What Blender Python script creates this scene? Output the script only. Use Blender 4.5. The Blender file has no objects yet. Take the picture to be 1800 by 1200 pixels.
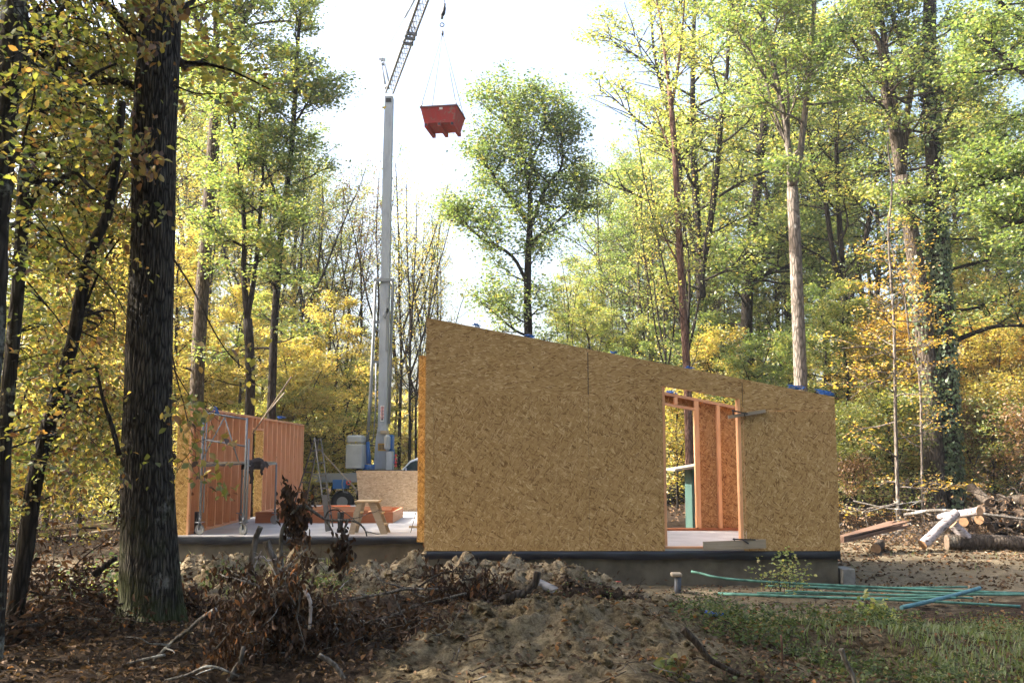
import bpy, math, random
import numpy as np
from mathutils import Vector, Matrix
R = math.radians
scene = bpy.context.scene
COL = scene.collection

# ------------------------------------------------------------------ camera
F_PX, PITCH, CAM_Z = 1695.0, R(6.76), 2.1
cd = bpy.data.cameras.new('camera'); cam = bpy.data.objects.new('camera', cd); COL.objects.link(cam)
cam.location = (0, 0, CAM_Z); cam.rotation_euler = (R(90) + PITCH, 0, 0)
cd.sensor_width = 36; cd.lens = 36 * F_PX / 1800; cd.clip_start = .1; cd.clip_end = 2000
scene.camera = cam
CP, SP = math.cos(PITCH), math.sin(PITCH)

def at(px, py, Y):
    """survey point: photo pixel at distance Y"""
    v = (600 - py) / F_PX; y = CP - v * SP; t = Y / y
    return Vector(((px - 900) / F_PX * t, Y, CAM_Z + t * (SP + v * CP)))
def X_at(px, Y, py=800):
    return at(px, py, Y).x

# ------------------------------------------------------------------ noise and terrain
_rs = np.random.RandomState(5); _perm = _rs.rand(256, 256)
def vnoise(x, y):
    x = np.asarray(x, float); y = np.asarray(y, float)
    xi = np.floor(x).astype(int); yi = np.floor(y).astype(int); fx = x - xi; fy = y - yi
    fx = fx * fx * (3 - 2 * fx); fy = fy * fy * (3 - 2 * fy)
    a = _perm[xi % 256, yi % 256]; b = _perm[(xi + 1) % 256, yi % 256]
    c = _perm[xi % 256, (yi + 1) % 256]; d = _perm[(xi + 1) % 256, (yi + 1) % 256]
    return (a + (b - a) * fx) * (1 - fy) + (c + (d - c) * fx) * fy - .5
def fbm(x, y, o=4):
    s = 0; a = 1
    for i in range(o):
        s = s + a * vnoise(x * 2 ** i + 17 * i, y * 2 ** i + 31 * i); a *= .5
    return s
def sst(a, b, x):
    t = np.clip((np.asarray(x, float) - a) / (b - a), 0, 1); return t * t * (3 - 2 * t)
def gauss(x, y, cx, cy, sx, sy):
    return np.exp(-((x - cx) / sx) ** 2 - ((y - cy) / sy) ** 2)
def terrain(x, y):
    x = np.asarray(x, float); y = np.asarray(y, float)
    h = .42 * (1 - sst(10.5, 14.5, y)) * (1 - sst(.5, 4.5, x)) + .14 * (1 - sst(9.5, 13, y)) * sst(.5, 4.5, x)
    h = h + .35 * sst(25, 34, y) * sst(3, 9, x) + .5 * sst(40, 90, y)
    # spoil ridge in front of the foundation
    ridge = np.exp(-((y - 13.9 - .35 * np.sin(x * .8)) / 1.0) ** 2) * sst(-5.6, -4.2, x) * (1 - sst(.4, 2.2, x))
    lump = np.abs(fbm(x * 1.5 + 3, y * 1.5, 3))
    h = h + ridge * (.30 + .75 * lump)
    h = h + .34 * gauss(x, y, .3, 8.9, 1.25, 1.1) + .16 * gauss(x, y, 1.7, 9.6, .8, .9)
    h = h + .32 * gauss(x, y, .9, 12.5, .55, .6) + .22 * gauss(x, y, -.4, 12.2, .8, .7)
    h = h - .62 * gauss(x, y, 2.4, 11.4, .85, .65) - .55 * gauss(x, y, 3.3, 9.3, .5, .45) - .25 * gauss(x, y, -1.6, 9.6, .9, .8)
    h = h + .16 * gauss(x, y, 3.9, 10.4, 1.3, .7)
    near = (1 - sst(14.9, 15.8, y)) * sst(3, 5, y)
    h = h + near * (.15 * fbm(x * 1.1, y * 1.1, 5) * (1 - .5 * sst(1, 4, x)))
    far = sst(28, 40, y) + sst(9, 16, np.abs(x))
    h = h + np.clip(far, 0, 1) * .3 * fbm(x * .15, y * .15, 3) + .04 * fbm(x * 3.3, y * 3.3, 3)
    return h
def soil_relief(X, Y):
    """clods and ruts of the dug soil"""
    dug = np.clip(np.exp(-((Y - 13.5) / 1.5) ** 2) * sst(-5.6, -4, X) * (1 - sst(1.5, 4, X)) + gauss(X, Y, .9, 12, 1.5, 1.2) + 1.0 * gauss(X, Y, .3, 9, 1.7, 1.7) + .4 * gauss(X, Y, 3.2, 13, 1.6, 1), 0, 1)
    c = .5 - np.abs(fbm(X * 2.3, Y * 2.3 + 7, 4)); f = .5 - np.abs(fbm(X * 6.5 + 3, Y * 6.5, 4))
    return dug * ((.34 + .22 * (Y > 11.4)) * (c - .25) + .17 * (f - .25) + .05 * fbm(X * 15, Y * 15, 3) + .10 * (.5 - np.abs(fbm(X * 11 + 5, Y * 11, 3)) * 2) * np.clip(fbm(X * 1.7, Y * 1.7 + 3, 2) + .25, 0, 1))
def gz(x, y): return float(terrain(x, y))
def ground_at(px, py, lo=5, hi=120):
    """where the sight line of a photo pixel meets the terrain"""
    y = lo
    while y < hi:
        p = at(px, py, y)
        if p.z <= gz(p.x, p.y): return p
        y += .05 if y < 25 else .25
    return at(px, py, hi)

# ------------------------------------------------------------------ mesh builders
class MB:
    def __init__(s): s.v = []; s.f = []; s.sm = []
    def box(s, x0, x1, y0, y1, z0, z1):
        s.hexa([(x0,y0,z0),(x1,y0,z0),(x1,y1,z0),(x0,y1,z0),(x0,y0,z1),(x1,y0,z1),(x1,y1,z1),(x0,y1,z1)]); return s
    def hexa(s, c):
        b = len(s.v); s.v += [tuple(p) for p in c]
        for q in ((0,3,2,1),(4,5,6,7),(0,1,5,4),(1,2,6,5),(2,3,7,6),(3,0,4,7)):
            s.f.append(tuple(b + i for i in q)); s.sm.append(False)
        return s
    def bar(s, p, q, w, h, up=(0,0,1)):
        p = Vector(p); q = Vector(q); d = (q - p).normalized(); u = Vector(up)
        if abs(d.dot(u)) > .98: u = Vector((0,1,0))
        sx = d.cross(u).normalized(); sz = sx.cross(d)
        c = []
        for e in (p, q):
            for a, b in ((-1,-1),(1,-1),(1,1),(-1,1)):
                c.append(e + sx * (a * w / 2) + sz * (b * h / 2))
        s.hexa([c[0],c[1],c[5],c[4],c[3],c[2],c[6],c[7]]); return s
    def tube(s, pts, rad, n=6, cap=True, smooth=True, jit=0, rng=None):
        pts = [Vector(p) for p in pts]
        if not hasattr(rad, '__len__'): rad = [rad] * len(pts)
        b = len(s.v); m = len(pts)
        d0 = (pts[1] - pts[0]).normalized()
        ref = Vector((0,0,1)) if abs(d0.z) < .9 else Vector((1,0,0))
        u = d0.cross(ref).normalized()
        for i, p in enumerate(pts):
            d = (pts[min(i+1, m-1)] - pts[max(i-1, 0)])
            if d.length < 1e-9: d = d0.copy()
            d.normalize(); u = (u - d * u.dot(d)).normalized(); w = d.cross(u)
            for k in range(n):
                a = 2 * math.pi * k / n; r = rad[i]
                if jit: r *= 1 + jit * (rng.random() - .5)
                s.v.append(tuple(p + u * (r * math.cos(a)) + w * (r * math.sin(a))))
        for i in range(m - 1):
            for k in range(n):
                k2 = (k + 1) % n
                s.f.append((b+i*n+k, b+i*n+k2, b+(i+1)*n+k2, b+(i+1)*n+k)); s.sm.append(smooth)
        if cap:
            s.f.append(tuple(b + k for k in reversed(range(n)))); s.sm.append(False)
            s.f.append(tuple(b + (m-1)*n + k for k in range(n))); s.sm.append(False)
        return s
    def prism(s, poly, d):
        """closed polygon (3D points) extruded along vector d"""
        b = len(s.v); n = len(poly); d = Vector(d)
        s.v += [tuple(p) for p in poly] + [tuple(Vector(p) + d) for p in poly]
        s.f.append(tuple(b + i for i in range(n))); s.f.append(tuple(b + n + i for i in reversed(range(n)))); s.sm += [False, False]
        for i in range(n):
            j = (i + 1) % n; s.f.append((b+i, b+n+i, b+n+j, b+j)); s.sm.append(False)
        return s
    def torus(s, c, ax, R0, r, n=14, m=6):
        ax = Vector(ax).normalized(); u = ax.orthogonal().normalized(); w = ax.cross(u); c = Vector(c)
        b = len(s.v)
        for i in range(n):
            a = 2*math.pi*i/n; e = u*math.cos(a) + w*math.sin(a)
            for k in range(m):
                t = 2*math.pi*k/m; s.v.append(tuple(c + e*(R0 + r*math.cos(t)) + ax*(r*math.sin(t))))
        for i in range(n):
            for k in range(m):
                s.f.append((b+i*m+k, b+((i+1)%n)*m+k, b+((i+1)%n)*m+(k+1)%m, b+i*m+(k+1)%m)); s.sm.append(True)
        return s
    def disc(s, c, ax, r, h, n=16):
        c = Vector(c); ax = Vector(ax).normalized(); return s.tube([c - ax*h/2, c + ax*h/2], r, n, True, False)
    def data(s, name, mat=None):
        me = bpy.data.meshes.new(name); me.from_pydata(s.v, [], s.f)
        me.polygons.foreach_set('use_smooth', s.sm)
        if mat: me.materials.append(mat)
        me.update(); return me
    def build(s, name, mat, parent=None, bevel=0, **kw):
        me = s.data(name, mat)
        o = link(name, me, parent, **kw)
        if bevel:
            import bmesh
            bm = bmesh.new(); bm.from_mesh(me); bmesh.ops.remove_doubles(bm, verts=bm.verts, dist=1e-5)
            bmesh.ops.recalc_face_normals(bm, faces=bm.faces)
            ed = [e for e in bm.edges if len(e.link_faces) == 2 and e.calc_face_angle(0) > .6]
            bmesh.ops.bevel(bm, geom=ed, offset=bevel, segments=1, affect='EDGES', clamp_overlap=True)
            bm.to_mesh(me); bm.free()
        return o

def tag(o, label=None, cat=None, group=None, kind=None):
    for k, v in (('label', label), ('category', cat), ('group', group), ('kind', kind)):
        if v: o[k] = v
    return o
def link(name, data, parent=None, label=None, cat=None, group=None, kind=None, loc=None, rz=0):
    o = bpy.data.objects.new(name, data); COL.objects.link(o)
    if loc is not None: o.location = loc
    if rz: o.rotation_euler = (0, 0, rz)
    if parent is not None:
        o.parent = parent
        if loc is None: o.matrix_parent_inverse = Matrix.Translation(-Vector(parent.location))
    return tag(o, label, cat, group, kind)
def empty(name, loc, label=None, cat=None, group=None):
    return link(name, None, None, label, cat, group, loc=Vector(loc))
def slot_mat(o, mat, i=0):
    o.material_slots[i].link = 'OBJECT'; o.material_slots[i].material = mat
def copy_tree(o, parent=None):
    c = o.copy(); COL.objects.link(c)
    if parent is not None: c.parent = parent
    for ch in list(o.children): copy_tree(ch, c)
    return c

def set_tint(me, arr):
    a = me.attributes.new('tint', 'FLOAT', 'POINT'); a.data.foreach_set('value', np.asarray(arr, np.float32))
def raw_mesh(name, V, nper, fidx, mat, tint, smooth=False):
    """V: (N, nper, 3) copies of a small patch whose faces are given by fidx"""
    N = V.shape[0]; me = bpy.data.meshes.new(name)
    me.vertices.add(N * nper); me.vertices.foreach_set('co', V.reshape(-1).astype(np.float32))
    nf = len(fidx); sizes = [len(f) for f in fidx]; flat = np.concatenate([np.array(f) for f in fidx])
    loops = (flat[None, :] + (np.arange(N) * nper)[:, None]).reshape(-1)
    me.loops.add(len(loops)); me.loops.foreach_set('vertex_index', loops.astype(np.int32))
    st = np.concatenate([[0], np.cumsum(sizes)[:-1]]); starts = (st[None, :] + (np.arange(N) * sum(sizes))[:, None]).reshape(-1)
    me.polygons.add(N * nf); me.polygons.foreach_set('loop_start', starts.astype(np.int32))
    me.update(calc_edges=True); me.validate()
    set_tint(me, np.repeat(tint, nper))
    if mat: me.materials.append(mat)
    return me
def norm(a): return a / np.maximum(np.linalg.norm(a, axis=1, keepdims=True), 1e-9)
def leaf_data(name, C, A, Nn, L, tint, mat, wr=.55, kind='quad', fold=.12):
    A = norm(A); B = norm(np.cross(Nn, A)); Nn = np.cross(A, B); L = np.asarray(L)[:, None]
    if kind == 'quad':
        V = np.stack([C - A*L*.5, C + B*L*wr*.5 + Nn*L*fold - A*L*.05, C + A*L*.5, C - B*L*wr*.5 + Nn*L*fold - A*L*.05], 1)
        return raw_mesh(name, V, 4, [(0,1,2,3)], mat, tint)
    V = np.stack([C - A*L*.5, C - A*L*.12 + B*L*wr*.5 + Nn*L*fold, C + A*L*.2 + B*L*wr*.42 + Nn*L*fold*.7, C + A*L*.52 - Nn*L*fold*.6,
                  C + A*L*.2 - B*L*wr*.42 + Nn*L*fold*.7, C - A*L*.12 - B*L*wr*.5 + Nn*L*fold], 1)
    return raw_mesh(name, V, 6, [(0,1,2,3),(0,3,4,5)], mat, tint)
# ------------------------------------------------------------------ materials
class NT:
    def __init__(s, name):
        s.m = bpy.data.materials.new(name); s.m.use_nodes = True; s.t = s.m.node_tree; s.t.nodes.clear()
        s.out = s.n('ShaderNodeOutputMaterial')
    def n(s, typ, **kw):
        n = s.t.nodes.new(typ)
        for k, v in kw.items():
            if k in n.inputs: s.put(n.inputs[k], v)
            else: setattr(n, k, v)
        return n
    def put(s, sock, v):
        if isinstance(v, bpy.types.NodeSocket): s.t.links.new(v, sock)
        else: sock.default_value = v
    def ramp(s, fac, stops, interp='LINEAR'):
        r = s.n('ShaderNodeValToRGB'); s.put(r.inputs[0], fac); e = r.color_ramp.elements; r.color_ramp.interpolation = interp
        while len(e) < len(stops): e.new(.5)
        for i, (p, c) in enumerate(stops):
            e[i].position = p; e[i].color = (*c, 1) if len(c) == 3 else c
        return r.outputs[0]
    def math(s, op, a, b=0.5, clamp=False):
        n = s.n('ShaderNodeMath', operation=op, use_clamp=clamp); s.put(n.inputs[0], a); s.put(n.inputs[1], b); return n.outputs[0]
    def mix(s, f, a, b, blend='MIX'):
        n = s.n('ShaderNodeMix', data_type='RGBA', blend_type=blend); s.put(n.inputs[0], f)
        for sock, v in ((n.inputs[6], a), (n.inputs[7], b)):
            s.put(sock, (*v, 1) if isinstance(v, tuple) and len(v) == 3 else v)
        return n.outputs[2]
    def mixf(s, f, a, b):
        n = s.n('ShaderNodeMix', data_type='FLOAT'); s.put(n.inputs[0], f); s.put(n.inputs[2], a); s.put(n.inputs[3], b); return n.outputs[0]
    def obj(s): return s.n('ShaderNodeTexCoord').outputs['Object']
    def noise(s, vec, scale, detail=4, rough=.55, col=False):
        n = s.n('ShaderNodeTexNoise'); s.put(n.inputs['Vector'], vec); s.put(n.inputs['Scale'], scale); n.inputs['Detail'].default_value = detail
        n.inputs['Roughness'].default_value = rough; return n.outputs[1 if col else 0]
    def mapping(s, vec, scale=(1,1,1), rot=(0,0,0), loc=(0,0,0), typ='POINT'):
        n = s.n('ShaderNodeMapping', vector_type=typ); s.put(n.inputs[0], vec)
        n.inputs['Location'].default_value = loc; n.inputs['Rotation'].default_value = rot; n.inputs['Scale'].default_value = scale; return n.outputs[0]
    def bump(s, h, strength=.4, dist=.01):
        n = s.n('ShaderNodeBump'); s.put(n.inputs['Height'], h); n.inputs['Strength'].default_value = strength; n.inputs['Distance'].default_value = dist; return n.outputs[0]
    def attr(s, name='tint'): return s.n('ShaderNodeAttribute', attribute_name=name).outputs['Fac']
    def bsdf(s, col, rough=.8, bump=None, metal=0, spec=.3, **kw):
        p = s.n('ShaderNodeBsdfPrincipled'); s.put(p.inputs['Base Color'], (*col, 1) if isinstance(col, tuple) else col)
        s.put(p.inputs['Roughness'], rough); p.inputs['Metallic'].default_value = metal; p.inputs['Specular IOR Level'].default_value = spec
        if bump: s.put(p.inputs['Normal'], bump)
        for k, v in kw.items(): p.inputs[k].default_value = v
        s.t.links.new(p.outputs[0], s.out.inputs[0]); return s.m

def mat_plain(name, col, rough=.7, var=.25, scale=6, metal=0, spec=.3, bump=.15, bscale=40):
    t = NT(name); c = t.obj(); n = t.noise(c, scale, 5); n2 = t.noise(c, bscale, 3)
    lo = tuple(v * (1 - var) for v in col); hi = tuple(min(1, v * (1 + var)) for v in col)
    return t.bsdf(t.ramp(n, [(.3, lo), (.7, hi)]), rough, t.bump(n2, bump, .004), metal, spec)

def mat_paint(name, col, chip=(.2,.12,.08), amount=.62, rough=.45, metal=0):
    """painted steel with scuffs, dust and worn patches"""
    t = NT(name); c = t.obj(); n = t.noise(c, 9, 8, .7); d = t.noise(t.mapping(c, (5, 5, 1.2)), 1.5, 5)
    dirt = tuple(v * .55 + .05 for v in col)
    col2 = t.mix(t.ramp(d, [(.45, (0,0,0)), (.75, (.7,.7,.7))]), col, dirt)
    col3 = t.mix(t.ramp(n, [(amount, (0,0,0)), (amount + .05, (1,1,1))]), col2, chip)
    return t.bsdf(col3, t.mixf(n, rough, .8), t.bump(n, .1, .003), metal, .4)

def osb(name, plane='xz', angles=None, stops=None):
    t = NT(name); s = t.n('ShaderNodeSeparateXYZ'); t.put(s.inputs[0], t.obj()); cmb = t.n('ShaderNodeCombineXYZ')
    t.put(cmb.inputs[0], s.outputs['XYZ'.index(plane[0].upper())]); t.put(cmb.inputs[1], s.outputs['XYZ'.index(plane[1].upper())])
    v = cmb.outputs[0]
    wob = t.n('ShaderNodeVectorMath', operation='MULTIPLY_ADD'); t.put(wob.inputs[0], t.noise(v, 4.5, 3, col=True)); wob.inputs[1].default_value = (.13, .13, 0); t.put(wob.inputs[2], v)
    val = t.noise(v, 45, 4)
    for i, a in enumerate(angles or (12, 67, -38, 118, 41, 88, -17, 143, 58)):
        mp = t.mapping(wob.outputs[0], (.080 + .030 * (i % 3), .013 + .0055 * (i % 4), 1), (0, 0, R(a)), (i * 3.7, i * 1.9, 0), 'TEXTURE')
        vo = t.n('ShaderNodeTexVoronoi', voronoi_dimensions='2D'); t.put(vo.inputs['Vector'], mp); vo.inputs['Scale'].default_value = 1
        sc = t.n('ShaderNodeSeparateColor'); t.put(sc.inputs[0], vo.outputs['Color'])
        mask = t.math('MULTIPLY', t.math('GREATER_THAN', sc.outputs[1], .66), t.math('LESS_THAN', vo.outputs['Distance'], .44))
        g = t.math('ADD', sc.outputs[0], t.math('MULTIPLY', t.math('SUBTRACT', t.noise(mp, 2.5, 2), .5), .5))
        val = t.mixf(mask, val, g)
    big = t.noise(v, 1.1, 4)
    val2 = t.math('ADD', val, t.math('MULTIPLY', t.math('SUBTRACT', big, .5), .35))
    val2 = t.math('ADD', val2, t.math('MULTIPLY', t.math('SUBTRACT', t.n('ShaderNodeObjectInfo').outputs['Random'], .5), .13))
    stops = stops or [(-.0, (.185,.097,.032)), (.14, (.295,.174,.065)), (.45, (.395,.246,.098)), (.75, (.455,.294,.128)), (1, (.60,.43,.225))]
    stops = [(max(p, 0), c) for p, c in stops]
    spot = t.ramp(t.noise(v, 24, 1), [(.735, (0,0,0)), (.76, (1,1,1))])
    col = t.mix(spot, t.ramp(val2, stops), (.06,.035,.015))
    return t.bsdf(col, .62, t.bump(val, .25, .003), 0, .25)

def mat_wood(name, lo, hi, axis='z', scale=1.0, rough=.65, grain=1.0):
    t = NT(name); c = t.obj(); sc = {'x': (1.2, 22, 22), 'y': (22, 1.2, 22), 'z': (22, 22, 1.2)}[axis]
    n = t.noise(t.mapping(c, sc), scale * 1.6, 6, .65); b = t.noise(c, 2.3, 3); kn = t.noise(c, 7, 1)
    f = t.math('ADD', t.math('MULTIPLY', n, .75), t.math('MULTIPLY', b, .3))
    col = t.ramp(f, [(.3, lo), (.72, hi)])
    col = t.mix(t.ramp(kn, [(.72, (0,0,0)), (.78, (.8,.8,.8))]), col, tuple(v * .35 for v in lo))
    return t.bsdf(col, rough, t.bump(n, .2 * grain, .003), 0, .25)

def mat_bark(name, dark, light, lichen=None, zs=2.4, xs=15, disp=.02, moss_shade=None, strength=.9, lamt=.6):
    t = NT(name); c = t.obj()
    w = t.n('ShaderNodeVectorMath', operation='MULTIPLY_ADD'); t.put(w.inputs[0], t.noise(c, 3.0, 3, col=True)); w.inputs[1].default_value = (.035,.035,.12); t.put(w.inputs[2], c)
    v = t.mapping(w.outputs[0], (xs, xs, zs))
    vo = t.n('ShaderNodeTexVoronoi', feature='DISTANCE_TO_EDGE'); t.put(vo.inputs['Vector'], v); vo.inputs['Scale'].default_value = 1.0
    ridge = t.ramp(vo.outputs[0], [(0, (0,0,0)), (.22, (.75,.75,.75)), (.5, (1,1,1))])
    fine = t.noise(t.mapping(c, (30, 30, 8)), 2, 6, .7)
    hgt = t.math('ADD', ridge, t.math('MULTIPLY', fine, .5))
    col = t.mix(t.math('MULTIPLY', ridge, fine), dark, light)
    if lichen:
        ln = t.noise(c, 2.6, 7, .68); col = t.mix(t.ramp(ln, [(lamt, (0,0,0)), (lamt + .07, (.85,.85,.85))]), col, lichen)
    if moss_shade:
        geo = t.n('ShaderNodeSeparateXYZ'); t.put(geo.inputs[0], c)
        mn = t.math('ADD', t.noise(c, 2.2, 5), t.math('MULTIPLY', geo.outputs[2], -.22))
        col = t.mix(t.ramp(mn, [(.2, (0,0,0)), (.45, (.7,.7,.7))]), col, moss_shade)
    return t.bsdf(col, .9, t.bump(hgt, strength, disp), 0, .15)

def mat_leaf(name, stops, trans=.64, gloss=.06):
    t = NT(name); a = t.attr(); col = t.ramp(a, stops)
    d = t.n('ShaderNodeBsdfDiffuse', Color=col); tr = t.n('ShaderNodeBsdfTranslucent', Color=t.mix(.75, col, t.mix(1.0, col, (1.5, 1.4, .7), 'MULTIPLY')))
    m1 = t.n('ShaderNodeMixShader'); m1.inputs[0].default_value = trans; t.put(m1.inputs[1], d.outputs[0]); t.put(m1.inputs[2], tr.outputs[0])
    g = t.n('ShaderNodeBsdfGlossy'); g.inputs['Roughness'].default_value = .6; g.inputs['Color'].default_value = (1,1,1,1)
    m2 = t.n('ShaderNodeMixShader'); m2.inputs[0].default_value = gloss; t.put(m2.inputs[1], m1.outputs[0]); t.put(m2.inputs[2], g.outputs[0])
    t.t.links.new(m2.outputs[0], t.out.inputs[0]); return t.m

M = {}
M['osb_v'] = osb('osb_upright', 'xz')
M['osb_h'] = osb('osb_lying', 'xz', (2, -14, 18, 35, -30, 8, -5))
M['osb_end'] = osb('osb_golden', 'xz', None, [(0, (.2,.09,.02)), (.15, (.36,.19,.05)), (.5, (.55,.32,.09)), (1, (.75,.5,.2))])
M['osb_pale'] = osb('osb_pale', 'xz', (2, -14, 18, 35, -30, 8, -5), [(0, (.30,.19,.10)), (.2, (.40,.27,.15)), (.6, (.52,.36,.21)), (1, (.64,.48,.31))])
M['osb_side'] = osb('osb_side', 'yz')
M['osb_red'] = osb('osb_inside', 'xz', None, [(0, (.16,.06,.02)), (.2, (.30,.14,.05)), (.55, (.46,.24,.09)), (1, (.62,.38,.17))])
M['panel_red'] = mat_wood('inner_board', (.32,.11,.042), (.48,.19,.078), 'z', .5)
M['stud'] = mat_wood('stud_timber', (.64,.29,.13), (.84,.49,.28), 'z')
M['stud_x'] = mat_wood('plate_timber', (.50,.24,.13), (.68,.38,.22), 'x')
M['stud_y'] = mat_wood('plate_timber_long', (.50,.24,.13), (.68,.38,.22), 'y')
M['beam_red'] = mat_wood('red_beam', (.30,.10,.045), (.46,.18,.085), 'x')
M['orange'] = mat_plain('orange_board', (.75,.16,.03), .6)
M['wood_pale'] = mat_wood('pale_wood', (.34,.25,.15), (.52,.41,.27), 'x')
M['wood_grey'] = mat_wood('weathered_wood', (.22,.18,.13), (.38,.32,.25), 'x')
M['plank'] = mat_wood('sawn_plank', (.10,.055,.038), (.21,.13,.092), 'x')
M['concrete'] = mat_plain('foundation_concrete', (.10,.088,.068), .9, .4, 3, bump=.6, bscale=25)
M['block'] = mat_plain('grey_block', (.18,.18,.175), .9, .3, 9, bump=.5)
M['slab'] = mat_plain('slab_concrete', (.46,.44,.43), .75, .13, 2.2, bump=.2, bscale=60)
M['membrane'] = mat_plain('black_membrane', (.009,.010,.016), .36, .3, 5, spec=.5, bump=.4, bscale=9)
M['galv'] = mat_paint('galvanised_steel', (.27,.285,.30), (.26,.2,.15), .66, .4, .6)
M['alu'] = mat_paint('dull_aluminium', (.085,.082,.08), (.15,.12,.1), .62, .6, .2)
M['crane'] = mat_paint('crane_grey_paint', (.36,.39,.43), (.3,.26,.22), .68, .45)
M['jib_grey'] = mat_paint('jib_grey', (.19,.20,.22), (.12,.1,.09), .66, .5)
M['ballast'] = mat_plain('ballast_concrete', (.42,.43,.43), .8, .12, 3)
M['blue'] = mat_paint('blue_paint', (.03,.14,.38), (.16,.14,.13), .66, .4)
M['strap'] = mat_plain('blue_rope', (.02,.10,.34), .6, .3, 30)
M['dark'] = mat_plain('dark_steel', (.03,.03,.035), .5, .4, 10)
M['rubber'] = mat_plain('rubber', (.022,.022,.022), .85, .3, 12)
M['wheel_grey'] = mat_plain('grey_rubber', (.22,.22,.21), .7, .25, 12)
M['cable'] = mat_plain('steel_cable', (.25,.25,.26), .5, .2, 10, .4)
M['yellow'] = mat_paint('yellow_paint', (.55,.30,.03), (.2,.14,.08), .62)
M['redpaint'] = mat_paint('red_skip_paint', (.36,.03,.027), (.22,.13,.10), .56, .6)
M['redrim'] = mat_paint('dark_red_edge', (.06,.02,.03), (.16,.08,.05), .62)
M['white'] = mat_plain('white_van_paint', (.78,.79,.80), .3, .05, 3, spec=.5, bump=.02)
M['sticker'] = mat_plain('white_sticker', (.72,.70,.68), .5, .1, 8)
M['signred'] = mat_plain('red_print', (.55,.05,.05), .5, .1, 8)
M['cloth'] = mat_plain('dark_cloth', (.030,.024,.024), .95, .5, 8, bump=.8, bscale=30)
M['greenpaint'] = mat_wood('green_boards', (.025,.055,.048), (.05,.095,.08), 'z')
M['pipe_green'] = mat_plain('green_pipe', (.085,.20,.155), .65, .5, 9)
M['pipe_teal'] = mat_plain('teal_pipe', (.075,.18,.20), .6, .35, 9)
M['pipe_grey'] = mat_plain('grey_pipe', (.075,.08,.095), .55, .3, 8)
M['pipe_blue'] = mat_plain('blue_pipe', (.02,.10,.45), .4, .2, 4)
M['redcap'] = mat_plain('red_cap', (.22,.03,.025), .5, .2, 6)
M['old_cut'] = mat_plain('greyed_cut_wood', (.13,.09,.062), .9, .5, 14)
M['cutwood'] = mat_plain('cut_wood', (.36,.21,.11), .8, .25, 12)
M['bark_oak'] = mat_bark('oak_bark', (.010,.008,.006), (.185,.16,.132), (.22,.2,.175), 4.2, 36, .022, lamt=.62, moss_shade=(.05,.06,.015))
M['bark_dark'] = mat_bark('dark_bark', (.012,.009,.007), (.075,.06,.045), (.16,.16,.14), 3, 24, .012, lamt=.68)
M['bark_lichen'] = mat_bark('lichen_bark', (.018,.015,.012), (.10,.085,.07), (.26,.26,.22), 3, 22, .012, lamt=.56)
M['bark_mid'] = mat_bark('grey_brown_bark', (.04,.03,.022), (.24,.19,.15), (.30,.29,.25), 3, 14, .02, lamt=.62)
M['bark_pale'] = mat_bark('pale_grey_bark', (.09,.075,.06), (.40,.33,.28), (.46,.44,.40), 3, 12, .02, lamt=.6)
M['bark_red'] = mat_bark('reddish_bark', (.06,.03,.022), (.34,.20,.15), (.42,.36,.32), 3, 14, .015, lamt=.64)
M['bark_log'] = mat_bark('log_bark', (.03,.023,.018), (.17,.135,.105), (.22,.2,.17), 3, 14, .012)
def birch():
    t = NT('birch_bark'); c = t.obj(); n = t.noise(t.mapping(c, (9, 9, 34)), 1, 4, .6); n2 = t.noise(c, 5, 5)
    col = t.mix(t.ramp(n, [(.53, (0,0,0)), (.6, (1,1,1))]), t.ramp(n2, [(.3, (.22,.185,.18)), (.6, (.44,.385,.375))]), (.06,.04,.04))
    return t.bsdf(col, .75, t.bump(n, .3, .004), 0, .3)
M['birch'] = birch()
M['twig'] = mat_bark('twig_bark', (.025,.018,.013), (.13,.10,.08), (.32,.31,.29), 10, 40, .004, lamt=.6)
M['deadwood'] = mat_bark('silver_deadwood', (.07,.06,.05), (.30,.27,.24), (.42,.41,.38), 8, 30, .006, lamt=.55)
M['leaf_green'] = mat_leaf('green_leaves', [(0, (.055,.105,.034)), (.45, (.14,.21,.065)), (.85, (.26,.30,.095)), (1, (.38,.31,.10))])
M['leaf_mid'] = mat_leaf('yellow_green_leaves', [(0, (.085,.15,.05)), (.45, (.24,.295,.08)), (.85, (.42,.39,.115)), (1, (.46,.32,.11))])
M['leaf_yellow'] = mat_leaf('yellow_leaves', [(0, (.18,.21,.055)), (.35, (.38,.355,.095)), (.8, (.56,.43,.125)), (1, (.50,.28,.085))])
M['leaf_gold'] = mat_leaf('golden_leaves', [(0, (.22,.18,.03)), (.35, (.48,.33,.06)), (.75, (.60,.38,.085)), (1, (.46,.20,.06))])
M['leaf_rust'] = mat_leaf('rust_leaves', [(0, (.26,.18,.05)), (.5, (.26,.14,.055)), (1, (.15,.075,.035))], .4)
M['leaf_near'] = mat_leaf('near_yellowing_leaves', [(0, (.085,.125,.03)), (.4, (.22,.24,.058)), (.7, (.38,.31,.078)), (.88, (.33,.18,.06)), (1, (.11,.05,.022))], .6)
M['leaf_dead'] = mat_leaf('withered_leaves', [(0, (.024,.015,.010)), (.6, (.058,.031,.019)), (.92, (.12,.065,.036)), (1, (.28,.12,.05))], .2, .012)
M['leaf_litter'] = mat_leaf('fallen_leaves', [(0, (.035,.022,.014)), (.4, (.105,.066,.04)), (.75, (.21,.135,.082)), (.94, (.32,.15,.055)), (1, (.34,.27,.19))], .15, .012)
M['ivy'] = mat_leaf('ivy_leaves', [(0, (.035,.075,.025)), (.6, (.095,.16,.055)), (1, (.22,.27,.13))], .25)
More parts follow.
